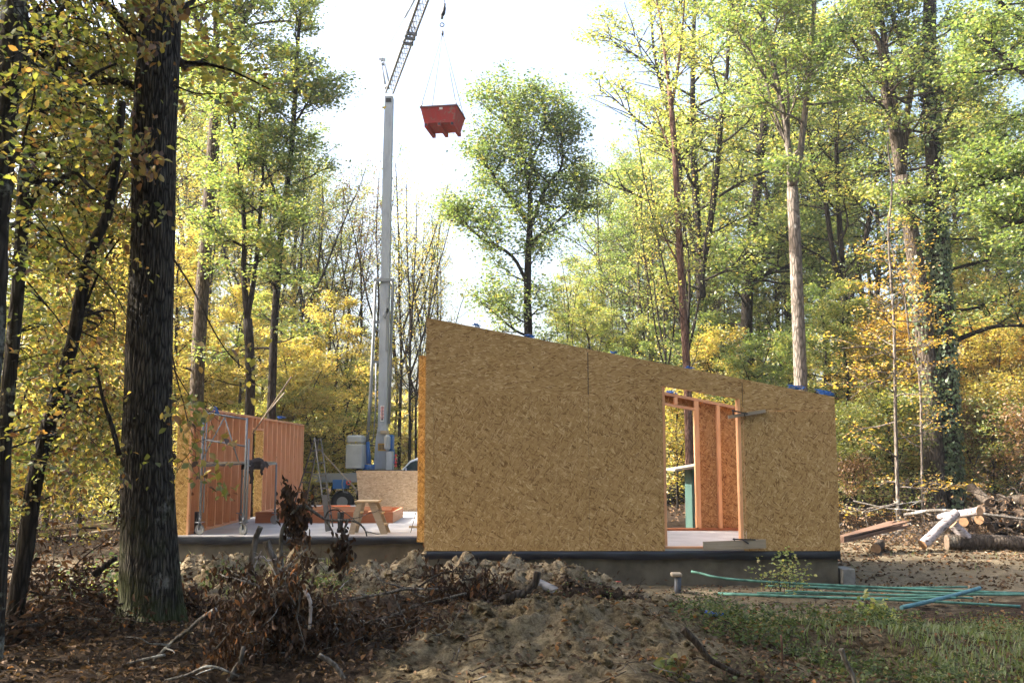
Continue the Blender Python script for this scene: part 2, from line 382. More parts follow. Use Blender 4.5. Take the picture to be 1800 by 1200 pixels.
M['herb'] = mat_leaf('weed_leaves', [(0, (.025,.04,.012)), (.45, (.07,.105,.028)), (.75, (.15,.17,.05)), (.9, (.22,.16,.06)), (1, (.22,.10,.035))], .35, .025)
M['grass'] = mat_leaf('grass_blades', [(0, (.09,.13,.035)), (.6, (.17,.22,.06)), (1, (.34,.31,.15))], .5)

def glass_mat():
    t = NT('window_glass'); return t.bsdf((.03,.06,.06), .05, None, 0, .6)
M['glass'] = glass_mat()

def ground_mat():
    t = NT('forest_ground'); c = t.obj(); sep = t.n('ShaderNodeSeparateXYZ'); t.put(sep.inputs[0], c)
    x, y = sep.outputs[0], sep.outputs[1]
    n1 = t.noise(c, .6, 6, .6); n2 = t.noise(c, 3.2, 7, .65); n3 = t.noise(c, 14, 6, .7); n4 = t.noise(c, 60, 3, .7)
    sand = t.ramp(n2, [(.25, (.10,.078,.048)), (.5, (.20,.163,.108)), (.78, (.32,.27,.19))])
    litter = t.ramp(n3, [(.25, (.012,.008,.006)), (.5, (.042,.028,.018)), (.75, (.10,.066,.04))])
    grassy = t.ramp(n3, [(.3, (.10,.11,.03)), (.7, (.26,.25,.08))])
    # where bare soil was dug and driven over: round the house and on the mound
    def bump2(cx, cy, sx, sy):
        a = t.math('MULTIPLY', t.math('SUBTRACT', x, cx), 1 / sx); b = t.math('MULTIPLY', t.math('SUBTRACT', y, cy), 1 / sy)
        q = t.math('ADD', t.math('MULTIPLY', a, a), t.math('MULTIPLY', b, b))
        return t.math('SUBTRACT', 1, q, True)
    soil = bump2(1.5, 20, 12.5, 7.8)
    for b in ((.5, 9.0, 1.7, 2.2), (-1.5, 13.6, 3.6, 1.4), (3.2, 13.2, 1.9, .8)):
        soil = t.math('MAXIMUM', soil, bump2(*b))
    f = t.math('ADD', t.math('MULTIPLY', soil, 1.3), t.math('MULTIPLY', t.math('SUBTRACT', t.math('ADD', t.math('MULTIPLY', n2, .6), t.math('MULTIPLY', n1, .5)), .55), 1.6))
    col = t.mix(t.ramp(f, [(.22, (0,0,0)), (.5, (1,1,1))]), litter, sand)
    # pale clay thrown up along the foundation, sunlit paleness also put into its colour
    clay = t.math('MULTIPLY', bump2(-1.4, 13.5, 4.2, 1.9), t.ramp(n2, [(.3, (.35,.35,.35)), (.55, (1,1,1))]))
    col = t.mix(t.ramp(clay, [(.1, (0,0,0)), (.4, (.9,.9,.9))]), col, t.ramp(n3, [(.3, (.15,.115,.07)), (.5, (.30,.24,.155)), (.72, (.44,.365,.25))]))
    # shade over the mound put into its soil colour, with mossy mottling
    moss_shade = t.math('MULTIPLY', t.math('MULTIPLY', t.math('LESS_THAN', y, 11.2), t.math('GREATER_THAN', t.math('ADD', x, t.math('MULTIPLY', n2, 1.5)), -.3)), t.ramp(t.noise(c, 2.1, 6, .7), [(.36, (.25,.25,.25)), (.6, (.95,.95,.95))]))
    col = t.mix(moss_shade, col, t.ramp(n3, [(.28, (.045,.034,.018)), (.5, (.15,.116,.066)), (.72, (.27,.215,.135))]))
    lawn = t.math('MULTIPLY', t.math('GREATER_THAN', y, 40), t.math('LESS_THAN', x, -14))
    col = t.mix(t.math('MULTIPLY', lawn, .85), col, grassy)
    col = t.mix(t.ramp(n3, [(.36, (.75,.75,.75)), (.52, (0,0,0))]), col, t.mix(1.0, col, (.5,.44,.38), 'MULTIPLY'))
    col = t.mix(t.ramp(n4, [(.35, (.7,.7,.7)), (.6, (0,0,0))]), col, t.mix(1.0, col, (.45,.4,.35), 'MULTIPLY'))
    h = t.math('ADD', n2, t.math('ADD', t.math('MULTIPLY', n3, .5), t.math('MULTIPLY', n4, .18)))
    return t.bsdf(col, .95, t.bump(h, .9, .06), 0, .1)
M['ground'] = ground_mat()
# ------------------------------------------------------------------ trees
def wander(rng, p, d, L, n, jit=.15, up=0.0):
    p = Vector(p); d = Vector(d).normalized(); out = [p.copy()]
    for i in range(n):
        d = (d + Vector((rng.gauss(0, jit), rng.gauss(0, jit), rng.gauss(0, jit) * .7 + up))).normalized()
        p = p + d * (L / n); out.append(p.copy())
    return out
def along(pts, t):
    x = t * (len(pts) - 1); i = min(int(x), len(pts) - 2); f = x - i
    return pts[i].lerp(pts[i+1], f)
def smooth_path(pts, k=3):
    """Catmull-Rom through the survey points"""
    P = [Vector(p) for p in pts]; P = [P[0]*2 - P[1]] + P + [P[-1]*2 - P[-2]]; out = []
    for i in range(1, len(P) - 2):
        for j in range(k):
            t = j / k; a, b, c, d = P[i-1], P[i], P[i+1], P[i+2]
            out.append(.5 * ((2*b) + (c - a)*t + (2*a - 5*b + 4*c - d)*t*t + (3*b - a - 3*c + d)*t**3))
    out.append(P[-2]); return out

def limbs(mb, tips, rng, stem, r0, r1, n, t0=.35, t1=1.0, length=3.0, shape=None, el=(.1, 1.0), nsub=7, sub=.5, up=.03, jit=.14, az0=None, azs=math.pi, flat=.45, spread=None):
    """limbs with side shoots from a stem; every shoot leaves foliage points in tips"""
    az = rng.uniform(0, 6.28)
    for k in range(n):
        u = (k + rng.random()) / n; t = t0 + (t1 - t0) * u
        p = along(stem, t); rs = r0 + (r1 - r0) * t
        az += 2.4 + rng.uniform(-.5, .5); a = az if az0 is None else az0 + rng.uniform(-azs, azs)
        e = el[0] + (el[1] - el[0]) * u + rng.gauss(0, .13)
        L = length * (shape(u) if shape else 1 - .5 * u) * rng.uniform(.7, 1.2)
        d = Vector((math.cos(a) * math.cos(e), math.sin(a) * math.cos(e), math.sin(e)))
        path = wander(rng, p, d, L, 6, jit, up); rl = min(rs * .55, .012 + .016 * L)
        mb.tube(path, [rl * (1 - .8 * i / 6) for i in range(7)], 5, False)
        for j in range(nsub):
            s = .25 + .75 * (j + rng.random()) / nsub; q = along(path, s)
            i = min(int(s * 6), 5); dd = (path[i+1] - path[i]).normalized()
            side = dd.cross(Vector((0,0,1))); side = side.normalized() if side.length > .05 else Vector((1,0,0))
            sd = dd * rng.uniform(.4, 1) + side * rng.choice((-1, 1)) * rng.uniform(.5, 1.1) + Vector((0,0,rng.uniform(-.25, .55) * (1 - flat) * 1.6))
            Ls = L * sub * (1.15 - .6 * s) * rng.uniform(.6, 1.2)
            sp = wander(rng, q, sd, Ls, 4, .18, 0.01)
            mb.tube(sp, [rl * .4 * (1 - .75 * i / 4) + .003 for i in range(5)], 3, False)
            for m in (.35, .6, .85, 1.0):
                tips.append((along(sp, m), Ls))
        tips.append((path[-1], L * .3))

def foliage(name, tips, rng, n, size, mat, spread=.28, zs=.5, tilt=.55, keep=1.0, six=False, hang=0.0, bias=0.0, wr=.6, tint_scale=.5):
    """n leaves shared out over the foliage points, each with its own turn and tint"""
    rs = np.random.RandomState(rng.randrange(10**6))
    P = np.array([tuple(p) for p, L in tips]); 
    if keep < 1: P = P[rs.rand(len(P)) < keep]
    clump = rs.rand(len(P))                      # whole sprays turn colour together
    idx = rs.randint(0, len(P), n)
    off = rs.randn(n, 3) * np.array([spread, spread, spread * zs])
    C = P[idx] + off
    Nn = norm(rs.randn(n, 3) * tilt + np.array([0, 0, 1]))
    A = rs.randn(n, 3) * np.array([1, 1, .35]) - np.array([0, 0, hang])
    tint = np.clip(.5 + bias + (clump[idx] - .5) * tint_scale * 1.2 + rs.randn(n) * .18, 0, 1)
    return leaf_data(name, C, A, Nn, size * rs.uniform(.6, 1.25, n), tint, mat, wr, 'six' if six else 'quad')

def tree(name, label, cat, base, stems, barkm, leafm, seed, nleaf, lsize, limbspec, group=None, spread=.28, zs=.5, sides=9, extra=None, tilt=.55, six=False, bias=0, keep=1, ts=.5):
    """stems: list of (path, r0, r1, limb multiplier)"""
    rng = random.Random(seed); mb = MB(); tips = []
    root = empty(name, base, label, cat, group)
    for si, (path, r0, r1, mult) in enumerate(stems):
        pts = smooth_path(path, 4); m = len(pts)
        rad = [r0 + (r1 - r0) * i / (m - 1) for i in range(m)]
        if si == 0:
            for i in range(m):
                hgt = (pts[i] - pts[0]).length; rad[i] *= 1 + .45 * math.exp(-hgt / (2.2 * r0 + .1))
        mb.tube(pts, rad, sides, True, True, .07, rng)
        sp = dict(limbspec); nl = max(0, round(sp.pop('n') * mult))
        if nl: limbs(mb, tips, rng, pts, r0, r1, nl, **sp)
    if extra: extra(mb, tips, rng)
    mb.build('trunk', barkm, root)
    if nleaf and tips:
        link('crown', foliage('crown', tips, rng, nleaf, lsize, leafm, spread, zs, tilt, keep, six, bias=bias, tint_scale=ts), root)
    return root
def pix(Y, *pts):
    return [at(x, y, Y if len(q) == 0 else q[0]) for x, y, *q in pts]

# --- templates for the forest: trunk and crown in local space
def template(seed, H, r, t0, nl, L, nleaf, ls, leafm, barkm, el=(.0, 1.0), shape=None, spread=.3, zs=.4, nsub=7, lean=.05, tilt=.5, fork=0, keep=1, bias=0, flat=.45):
    rng = random.Random(seed); mb = MB(); tips = []
    root = empty('forest_tree', (0, 0, 0))
    path = [Vector((0,0,-.3))] + [Vector((rng.gauss(0, lean) * H * .3 * k / 5 + lean * H * .2 * k / 5, rng.gauss(0, lean) * H * .3 * k / 5, H * k / 5)) for k in range(1, 6)]
    pts = smooth_path(path, 3); m = len(pts)
    mb.tube(pts, [r * (1 - .85 * i / (m-1)) * (1.35 if i == 0 else 1) + .008 for i in range(m)], 7, True, True, .08, rng)
    limbs(mb, tips, rng, pts, r, r * .15, nl, t0, 1.0, L, shape, el, nsub, flat=flat)
    for k in range(fork):
        t = rng.uniform(.3, .5); q = along(pts, t); a = rng.uniform(0, 6.28)
        st = wander(rng, q, (math.cos(a) * .35, math.sin(a) * .35, 1), H * (1 - t) * .9, 8, .06, .08)
        mb.tube(st, [r * .6 * (1 - .85 * i / 8) + .006 for i in range(9)], 6, False)
        limbs(mb, tips, rng, st, r * .6, r * .1, nl // 2, .3, 1, L * .8, shape, el, nsub, flat=flat)
    o = mb.build('trunk', barkm, root); slot_mat(o, barkm)
    o = link('crown', foliage('crown', tips, rng, nleaf, ls, leafm, spread, zs, tilt, keep, bias=bias), root); slot_mat(o, leafm)
    return root
dome = lambda u: .35 + 1.0 * math.sin(math.pi * min(1, .12 + .8 * u)) * .75
cone = lambda u: 1.15 - .85 * u

T = {}
T['beech_a'] = template(11, 8.5, .09, .10, 26, 3.4, 13000, .115, M['leaf_yellow'], M['bark_dark'], (-.05, .7), cone, .17, .35, 9, .05, .4)
T['beech_b'] = template(12, 7.0, .07, .06, 24, 3.1, 12000, .115, M['leaf_yellow'], M['bark_dark'], (-.1, .6), cone, .17, .35, 9, .10, .4, fork=1)
T['beech_c'] = template(13, 10.5, .11, .15, 28, 3.2, 13500, .115, M['leaf_mid'], M['bark_dark'], (-.05, .8), cone, .18, .35, 9, .05, .45)
T['oak_a'] = template(21, 19, .24, .38, 26, 4.2, 20000, .14, M['leaf_mid'], M['bark_mid'], (.1, 1.1), dome, .24, .5, 11, .05, .6, fork=2, keep=.5)
T['oak_b'] = template(22, 17, .20, .30, 26, 3.8, 19000, .14, M['leaf_green'], M['bark_mid'], (.0, 1.1), dome, .24, .5, 11, .06, .6, fork=1, keep=.5)
T['oak_c'] = template(23, 21, .22, .35, 28, 3.6, 19000, .14, M['leaf_mid'], M['bark_dark'], (.15, 1.1), dome, .24, .5, 11, .04, .6, fork=2, keep=.5)
T['pole_a'] = template(31, 15.5, .085, .30, 22, 1.9, 2600, .11, M['leaf_yellow'], M['bark_dark'], (.7, 1.25), None, .25, .7, 5, .04, .8, fork=2, flat=.1)
T['pole_b'] = template(32, 14, .07, .28, 20, 1.7, 1500, .11, M['leaf_rust'], M['bark_dark'], (.8, 1.3), None, .25, .7, 5, .06, .8, fork=3, flat=.1)
T['shrub_a'] = template(41, 3.4, .03, .04, 20, 1.5, 6000, .11, M['leaf_mid'], M['bark_dark'], (.1, 1.0), dome, .22, .5, 6, .1, .6, fork=3)
T['shrub_b'] = template(42, 2.6, .025, .04, 16, 1.2, 2600, .10, M['leaf_rust'], M['bark_dark'], (.2, 1.0), dome, .2, .5, 5, .12, .7, fork=3)
_used = set()
def plant(kind, px, Y, label, group, leaf=None, bark=None, scale=1.0, cat='tree', rng=random.Random(77), name=None, rz=None, X=None):
    x = X if X is not None else X_at(px, Y)
    o = T[kind] if kind not in _used else copy_tree(T[kind]); _used.add(kind)
    o.name = name or {'b': 'beech_tree', 'o': 'oak_tree', 'p': 'slender_tree', 's': 'shrub'}[kind[0]]
    o.location = (x, Y, gz(x, Y)); o.rotation_euler = (0, 0, rng.uniform(0, 6.28) if rz is None else rz)
    o.scale = (scale * rng.uniform(.92, 1.08), scale * rng.uniform(.92, 1.08), scale)
    for ch in o.children:
        n = ch.name.split('.')[0]
        if n == 'crown': slot_mat(ch, leaf or T_leaf(kind))
        elif bark: slot_mat(ch, bark)
    tag(o, label, cat, group); return o
_tl = {k: [c for c in v.children if c.name.startswith('crown')][0].data.materials[0] for k, v in T.items()}
def T_leaf(k): return _tl[k]

# --- the trees one can single out -------------------------------------------------
B = lambda px, Y: Vector((X_at(px, Y), Y, gz(X_at(px, Y), Y)))
def based(Y, *pts):
    """trunk path from photo pixels, its foot let into the ground"""
    P = pix(Y, *pts); f = P[0].copy(); f.z = gz(f.x, f.y) - .25
    if P[0].z - f.z < .3: P = P[1:]
    return [f] + P

# big oak in the foreground
def big_oak():
    Y = 10; rng = random.Random(3)
    cl = [(260,1090,59),(262,1060,53),(262,1000,50),(260,900,46),(258,800,43),(261,700,41),(263,600,40),(267,500,38.5),(270,400,38),(271,250,38.5),(275,150,39),(281,40,37),(284,-80,35),(288,-250,33),(292,-420,30),(296,-600,26)]
    pts = [at(a, b, Y) for a, b, c in cl]; rad = [c / F_PX * Y * .99 for a, b, c in cl]
    base = Vector((pts[0].x, Y, gz(pts[0].x, Y)))
    root = empty('oak_tree', base, 'massive dark oak trunk with furrowed bark and mossy foot, standing before the stud wall', 'tree')
    P = [pts[0] + Vector((0,0,-.35))] + pts; rr = [rad[0] * 1.12] + rad
    # dense trunk: furrows are modelled, buttress roots at the foot
    PP = smooth_path(P, 14); n = 160; mb = MB(); m = len(PP)
    for i, p in enumerate(PP):
        t = i / (m - 1) * (len(rr) - 1); k = min(int(t), len(rr) - 2); r = rr[k] + (rr[k+1] - rr[k]) * (t - k)
        hgt = p.z - base.z; fl = math.exp(-max(hgt, 0) / .22)
        a = np.arange(n) / n * 2 * math.pi
        fur = np.abs(vnoise(a * 11 + .35 * vnoise(np.full(n, p.z * 1.8), a * 2), np.full(n, p.z * .9)))  # long ridges
        seam = vnoise(a[:1] * 0, np.full(1, 0))[0]
        wrap = .5 - .5 * np.cos(a)
        rad_ = r * (1 + .02 * np.sin(3 * a + p.z) + fl * (.16 * np.maximum(0, np.sin(5 * a + 1)) + .08 * np.sin(3 * a))) - .011 * np.exp(-(fur / .06) ** 2)
        for j in range(n): mb.v.append((p.x + rad_[j] * math.cos(a[j]), p.y + rad_[j] * math.sin(a[j]), p.z))
    for i in range(m - 1):
        for j in range(n):
            j2 = (j + 1) % n; mb.f.append((i*n+j, i*n+j2, (i+1)*n+j2, (i+1)*n+j)); mb.sm.append(True)
    mb.build('trunk', M['bark_oak'], root)
    br = MB(); tips = []
    top = PP[int(m * .55):]
    limbs(br, tips, rng, top, .24, .15, 12, .25, 1.0, 3.6, None, (.45, 1.0), 8, .45, az0=math.pi * .9, azs=1.5)
    br.build('limb', M['bark_dark'], root)
    link('crown', foliage('crown', tips, rng, 7000, .11, M['leaf_near'], .3, .5, .6, six=True), root)
    # thin drooping branches with leaves beside the trunk
    lt = []; tws = []
    for path, r in ((pix(9.6, (305,455), (340,510), (375,580), (405,625), (435,655), (446,690)), .011), (pix(9.4, (300,610), (312,670), (322,705), (330,740), (340,765)), .010),
                    (pix(9.7, (300,640), (330,690), (345,705), (375,730)), .007), (pix(9.5, (305,150), (350,165), (420,162)), .012), (pix(9.5, (300,20), (335,15), (372,2), (400,-20)), .012),
                    (pix(9.6, (240,330), (225,360), (215,400)), .01), (pix(9.3, (300,790), (312,812), (330,800), (345,770)), .006)):
        tw = MB(); tws.append(tw); sp = smooth_path(path, 4); tw.tube(sp, [r * (1 - .7 * i / (len(sp)-1)) for i in range(len(sp))], 5)
        for k in range(7):
            q = along(sp, .35 + .65 * k / 7); s2 = wander(rng, q, (rng.uniform(-.6, .9), rng.uniform(-.6, .3), rng.uniform(-.9, .1)), rng.uniform(.15, .45), 4, .25)
            tw.tube(s2, .0028, 3); lt += [(along(s2, u), .1) for u in (.4, .7, 1)]
    bs = [q.build('branch', M['twig'], root) for q in tws]; b = bs[0]
    for q in pix(9.4, (330,800), (352,740), (345,790), (395,775), (375,848), (395,862), (365,835), (330,715), (342,735), (310,745)): lt += [(q, .1)] * 5
    rs = random.Random(9)
    link('leaves', foliage('leaves', lt, rs, 330, .085, M['leaf_near'], .07, .9, .9, six=True, hang=.8, bias=.08), b)
    # brown leaves hanging from the trunk
    tp = [(at(x, y, 9.3), .1) for x, y in ((250,10),(232,30),(270,20),(225,60),(246,98),(262,92),(300,20),(215,15),(255,240),(245,300),(262,300),(248,260),(300,5),(235,5))]
    link('dead_leaves', foliage('dead_leaves', tp, rs, 260, .10, M['leaf_near'], .085, .9, 1.2, six=True, hang=1.2, bias=.28), root)
big_oak()

# near trees whose sunlit leaves fill the edge of the picture
def near_leaf(m): return m
def near_tree(name, label, Y, paths, barkm, seed, nleaf, zones, leafm, lsize=.085, bias=0., hang=.4):
    """zones: (px, py, rx, ry, Y, n twigs) patches of foliage carried by twigs that grow from the nearest limb"""
    rng = random.Random(seed); mb = MB(); tips = []; allp = []
    for path, r0, r1 in paths:
        sp = smooth_path(path, 5); allp += sp
        mb.tube(sp, [r0 + (r1 - r0) * i / (len(sp)-1) for i in range(len(sp))], 10, True, True, .12, rng)
    b = paths[0][0][0]
    root = empty(name, (b.x, b.y, gz(b.x, b.y)), label, 'tree')
    for (px, py, rx, ry, Yz, n) in zones:
        for k in range(n):
            u = rng.gauss(0, .5); v = rng.gauss(0, .5)
            p = at(px + rx * u, py + ry * v, Yz + rng.uniform(-1.3, 1.3))
            q = min(allp, key=lambda s: (s - p).length + .6 * max(0, s.z - p.z - .2))
            if k % 3 == 0:
                mid = q.lerp(p, .5) + Vector((rng.gauss(0,.12), rng.gauss(0,.12), rng.uniform(0,.3)))
                sp = smooth_path([q, mid, p], 4); L = (p - q).length
                mb.tube(sp, [min(.02, .004 + .006 * L) * (1 - .75 * i / (len(sp)-1)) for i in range(len(sp))], 4, False)
            for j in range(3):
                s2 = wander(rng, p, (rng.gauss(0,1), rng.gauss(0,1), rng.uniform(-.7,.3)), rng.uniform(.25,.6), 4, .2, -.02)
                mb.tube(s2, [.0035,.003,.003,.002,.002], 3, False); tips += [(along(s2, w), .1) for w in (.25,.5,.75,1)]
    mb.build('trunk', barkm, root)
    link('crown', foliage('crown', tips, rng, nleaf, lsize, leafm, .10, .7, .8, six=True, hang=hang, bias=bias, tint_scale=.7), root)
    return root
near_tree('lichen_tree', 'slim lichen-covered trunk with long bare side branches at the edge of the clearing', 8,
    [(based(8, (0,1000), (6,820), (14,690), (27,560), (37,430), (42,320), (50,250), (42,130), (40,0), (38,-150)), .062, .045),
     (pix(8, (38,395), (62,345), (95,325), (130,303), (160,330), (190,346)), .03, .010), (pix(8, (50,222), (78,195), (105,178), (140,150), (175,125), (205,112)), .03, .010),
     (pix(8, (42,82), (75,55), (112,12), (130,-20)), .025, .015), (pix(8, (98,130), (105,80), (98,40)), .012, .008), (pix(8, (60,330), (95,250), (110,190)), .01, .007),
     (pix(8, (40,40), (70,25), (85,38)), .012, .006), (pix(8, (40,500), (85,540), (115,580), (160,640)), .008, .004), (pix(8, (52,390), (120,440), (190,500), (225,560)), .010, .004)],
    M['bark_lichen'], 101, 16000, [(110,60,110,90,9.4,60), (80,220,100,90,8.6,46), (135,200,85,110,10.6,60), (40,420,60,110,8.2,22), (110,420,90,100,9.6,44), (60,620,70,100,9,24), (20,780,50,80,8.5,12), (165,380,60,60,11.2,26), (200,120,50,110,12,40), (200,260,50,90,12,30)], M['leaf_near'], .062, -.06)
near_tree('thick_mossy_tree', 'thick dark trunk blotched with grey lichen beside the slim lichen-covered one', 6.8,
    [(based(6.8, (-42,1000), (-30,800), (-12,560), (-4,380), (2,330), (8,250), (14,150), (20,60), (26,-60)), .085, .075), (pix(6.8, (2,330), (22,280), (40,255)), .03, .02)],
    M['bark_lichen'], 102, 1500, [(10,60,80,70,6.8,10), (0,260,50,60,6.4,6), (30,150,50,60,6.9,8)], M['leaf_near'], .055, -.12)
near_tree('leaning_sapling', 'dark sapling trunk leaning over beside the big oak, withered leaves on its twigs', 9,
    [(based(9, (25,1090), (45,960), (60,850), (76,780), (98,700), (128,600), (146,500), (165,430), (186,385), (196,340), (205,280), (215,180)), .085, .035),
     (pix(9, (210,800), (197,750), (182,705), (168,640)), .025, .012), (pix(9, (140,560), (165,500), (185,455), (210,420)), .015, .006), (pix(9, (178,412), (200,345), (222,300)), .02, .008), (pix(9, (92,150), (150,148), (190,148)), .012, .01)],
    M['bark_dark'], 103, 10500, [(165,300,60,60,11.4,24), (165,470,55,80,11.4,28), (155,600,60,90,11.4,34), (110,760,90,90,10.4,36), (175,720,45,90,11.6,24), (90,850,70,40,10.2,14), (160,350,50,40,10.8,12)], M['leaf_near'], .06, .11, .9)

# mid-distance trees beyond the stud wall
tree('forked_oak', 'tall grey trunk forking into three stems high above the stud wall', 'tree', B(344, 31),
     [(based(31, (343,760), (352,560), (362,430), (372,300), (380,185)), .235, .20, 0.25), (pix(31, (380,185), (370,120), (348,40), (325,-40), (300,-150)), .13, .07, 1), (pix(31, (380,185), (381,90), (379,0), (375,-150)), .14, .07, 1),
      (pix(31, (380,185), (400,120), (408,70), (430,30), (462,-30), (480,-160)), .15, .07, 1), (pix(31, (405,70), (440,45), (490,38), (535,40)), .06, .02, .7), (pix(31, (378,180), (345,165), (318,150)), .06, .02, .6), (pix(31, (372,205), (420,180), (450,130), (470,118)), .06, .02, .7)],
     M['bark_mid'], M['leaf_green'], 201, 19000, .12, dict(n=12, t0=.1, length=2.3, el=(.1, .9), nsub=8, sub=.6), spread=.2, bias=.08, keep=.55)
tree('oak_tree', 'twin-stemmed dark trunk rising just beyond the stud wall, dividing at half height', 'tree', B(438, 29),
     [(based(29, (438,760), (440,650), (435,560)), .155, .14, 0), (pix(29, (435,560), (428,480), (430,420), (425,340), (412,220), (415,120)), .10, .04, 1), (pix(29, (435,560), (448,480), (455,400), (462,300), (455,200)), .085, .03, 1)],
     M['bark_dark'], M['leaf_green'], 202, 13000, .125, dict(n=14, t0=.25, length=1.7, el=(.1, .8), nsub=7, sub=.6), spread=.22, bias=.1, keep=.55)
tree('oak_tree', 'straight slender trunk nearest the far end of the stud wall, forked near its top', 'tree', B(478, 30),
     [(based(30, (476,760), (478,680), (483,560), (494,410), (508,300), (517,200), (522,100), (528,20)), .16, .05, 1.3), (pix(30, (514,225), (535,190), (548,170)), .05, .02, .5), (pix(30, (496,400), (480,330), (458,260), (452,190)), .06, .02, .6)],
     M['bark_dark'], M['leaf_green'], 203, 15000, .125, dict(n=18, t0=.3, length=1.9, el=(.1, .9), nsub=7, sub=.6), spread=.22, bias=.1, keep=.55)
tree('oak_tree', 'lone round-crowned green oak with a dark trunk, standing against the open sky behind the gable', 'tree', B(930, 34),
     [(based(34, (930,700), (929,590), (927,520), (929,440), (932,385), (930,330), (918,270), (908,215)), .19, .05, 1.0), (pix(34, (931,395), (895,345), (868,310), (838,265)), .08, .03, .75), (pix(34, (931,400), (960,330), (988,290), (985,225)), .08, .03, .75),
      (pix(34, (928,500), (900,450), (850,420), (815,395), (785,385)), .07, .03, .75), (pix(34, (932,430), (965,400), (1000,370), (1020,335)), .07, .02, .7), (pix(34, (927,590), (905,580), (875,555), (850,535)), .05, .02, .45), (pix(34, (915,250), (890,215), (878,180)), .05, .02, .6), (pix(34, (925,300), (955,235), (958,185)), .05, .02, .7)],
     M['bark_dark'], M['leaf_green'], 204, 36000, .125, dict(n=17, t0=.2, length=1.7, el=(.1, 1.1), nsub=8, sub=.55, flat=.0), spread=.27, zs=.8, tilt=.9, keep=.75)
tree('tall_oak', 'straight grey trunk right behind the low end of the gable, split into two dark stems', 'tree', B(1408, 27),
     [(based(27, (1409,760), (1408,690), (1403,560), (1398,430), (1393,330)), .20, .165, .1), (pix(27, (1391,335), (1387,270), (1375,190), (1358,110), (1345,50), (1330,-40), (1310,-160)), .10, .05, 1.2), (pix(27, (1394,330), (1405,280), (1416,190), (1422,110), (1430,30), (1440,-120)), .11, .05, 1.2),
      (pix(27, (1386,260), (1362,200), (1345,140), (1320,60), (1285,5), (1240,-60)), .05, .03, 1), (pix(27, (1387,250), (1385,160), (1380,90), (1378,0)), .04, .02, .7), (pix(27, (1380,250), (1350,190), (1330,130)), .028, .012, .2)],
     M['bark_pale'], M['leaf_green'], 205, 19000, .115, dict(n=11, t0=.25, length=2.2, el=(.1, .8), nsub=8, sub=.6), spread=.2, keep=.55)
def lean_limbs(mb, tips, rng):
    pass
tree('tall_oak', 'thick grey trunk leaning away from the ivy-clad one, forked into several stems high up', 'tree', B(1645, 31),
     [(based(31, (1645,893), (1641,770), (1628,620), (1612,480), (1600,400), (1584,310)), .34, .23, .05), (pix(31, (1584,310), (1570,230), (1555,160), (1550,90), (1520,30), (1480,-60)), .17, .08, 1), (pix(31, (1582,300), (1574,200), (1560,120), (1550,40), (1530,-60)), .15, .08, 1),
      (pix(31, (1588,300), (1592,220), (1602,130), (1572,40), (1555,-20)), .12, .06, 1), (pix(31, (1555,160), (1520,100), (1490,60), (1465,10)), .08, .04, 1), (pix(31, (1590,285), (1595,240), (1615,215), (1630,170)), .06, .03, .5)],
     M['bark_mid'], M['leaf_green'], 206, 24000, .125, dict(n=11, t0=.2, length=2.6, el=(.0, .8), nsub=8, sub=.6), spread=.22, bias=.1, keep=.55)
def ivy_tree():
    def ex(mb, tips, rng):
        for pts, r in ((((1676,600), (1705,588), (1745,575), (1800,577), (1850,570)), .10), (((1668,475), (1715,462), (1760,452), (1830,448)), .06), (((1668,548), (1720,540), (1760,522), (1830,500)), .06), (((1665,420), (1700,418), (1740,418)), .045),
                       (((1645,360), (1700,310), (1715,280), (1760,240)), .07), (((1645,340), (1700,332), (1760,315), (1830,290)), .07), (((1662,215), (1690,160), (1740,140), (1800,110)), .07), (((1640,350), (1600,355), (1560,365)), .04)):
            p = smooth_path([q + Vector((0, rng.uniform(-.5, .5) * i * .5, 0)) for i, q in enumerate(pix(31, *pts))], 3)
            mb.tube(p, [r * (1 - .6 * i / (len(p)-1)) for i in range(len(p))], 6)
            limbs(mb, tips, rng, p, r, r * .4, 7, .25, 1, 1.7, None, (0, .5), 6, flat=.6)
    P = based(31, (1673,893), (1670,780), (1662,620), (1652,470), (1642,320), (1634,160), (1634,20), (1638,-120))
    o = tree('ivy_clad_oak', 'thick dark trunk clad in ivy from foot to top beside the grey leaning trunk', 'tree', B(1672, 31), [(P, .32, .2, .8)], M['bark_dark'], M['leaf_green'], 207, 22000, .125,
             dict(n=12, t0=.55, length=3.0, el=(.0, .8), nsub=8, sub=.6), spread=.22, keep=.6, extra=ex, bias=.12)
    rs = np.random.RandomState(4); n = 9500; sp = smooth_path(P, 6); t = rs.rand(n) ** 1.15 * .8; a = rs.uniform(0, 6.28, n)
    keep = (fbm(a * 1.2 + 3, t * 14, 3) + .25 * (1 - t)) > -.02; t, a = t[keep], a[keep]; n = len(t)
    C = np.array([tuple(along(sp, q)) for q in t]); rad = .33 - .12 * t + rs.uniform(0, .11, n); rad += .12 * np.exp(-t * 20)
    out = np.stack([np.cos(a), np.sin(a), np.zeros(n)], 1); C = C + out * rad[:, None]
    link('ivy', leaf_data('ivy', C, rs.randn(n, 3) * .6 + np.array([0, 0, -1]), norm(out + rs.randn(n, 3) * .5), rs.uniform(.07, .15, n), np.clip(rs.rand(n), 0, 1), M['ivy'], .85), o)
ivy_tree()
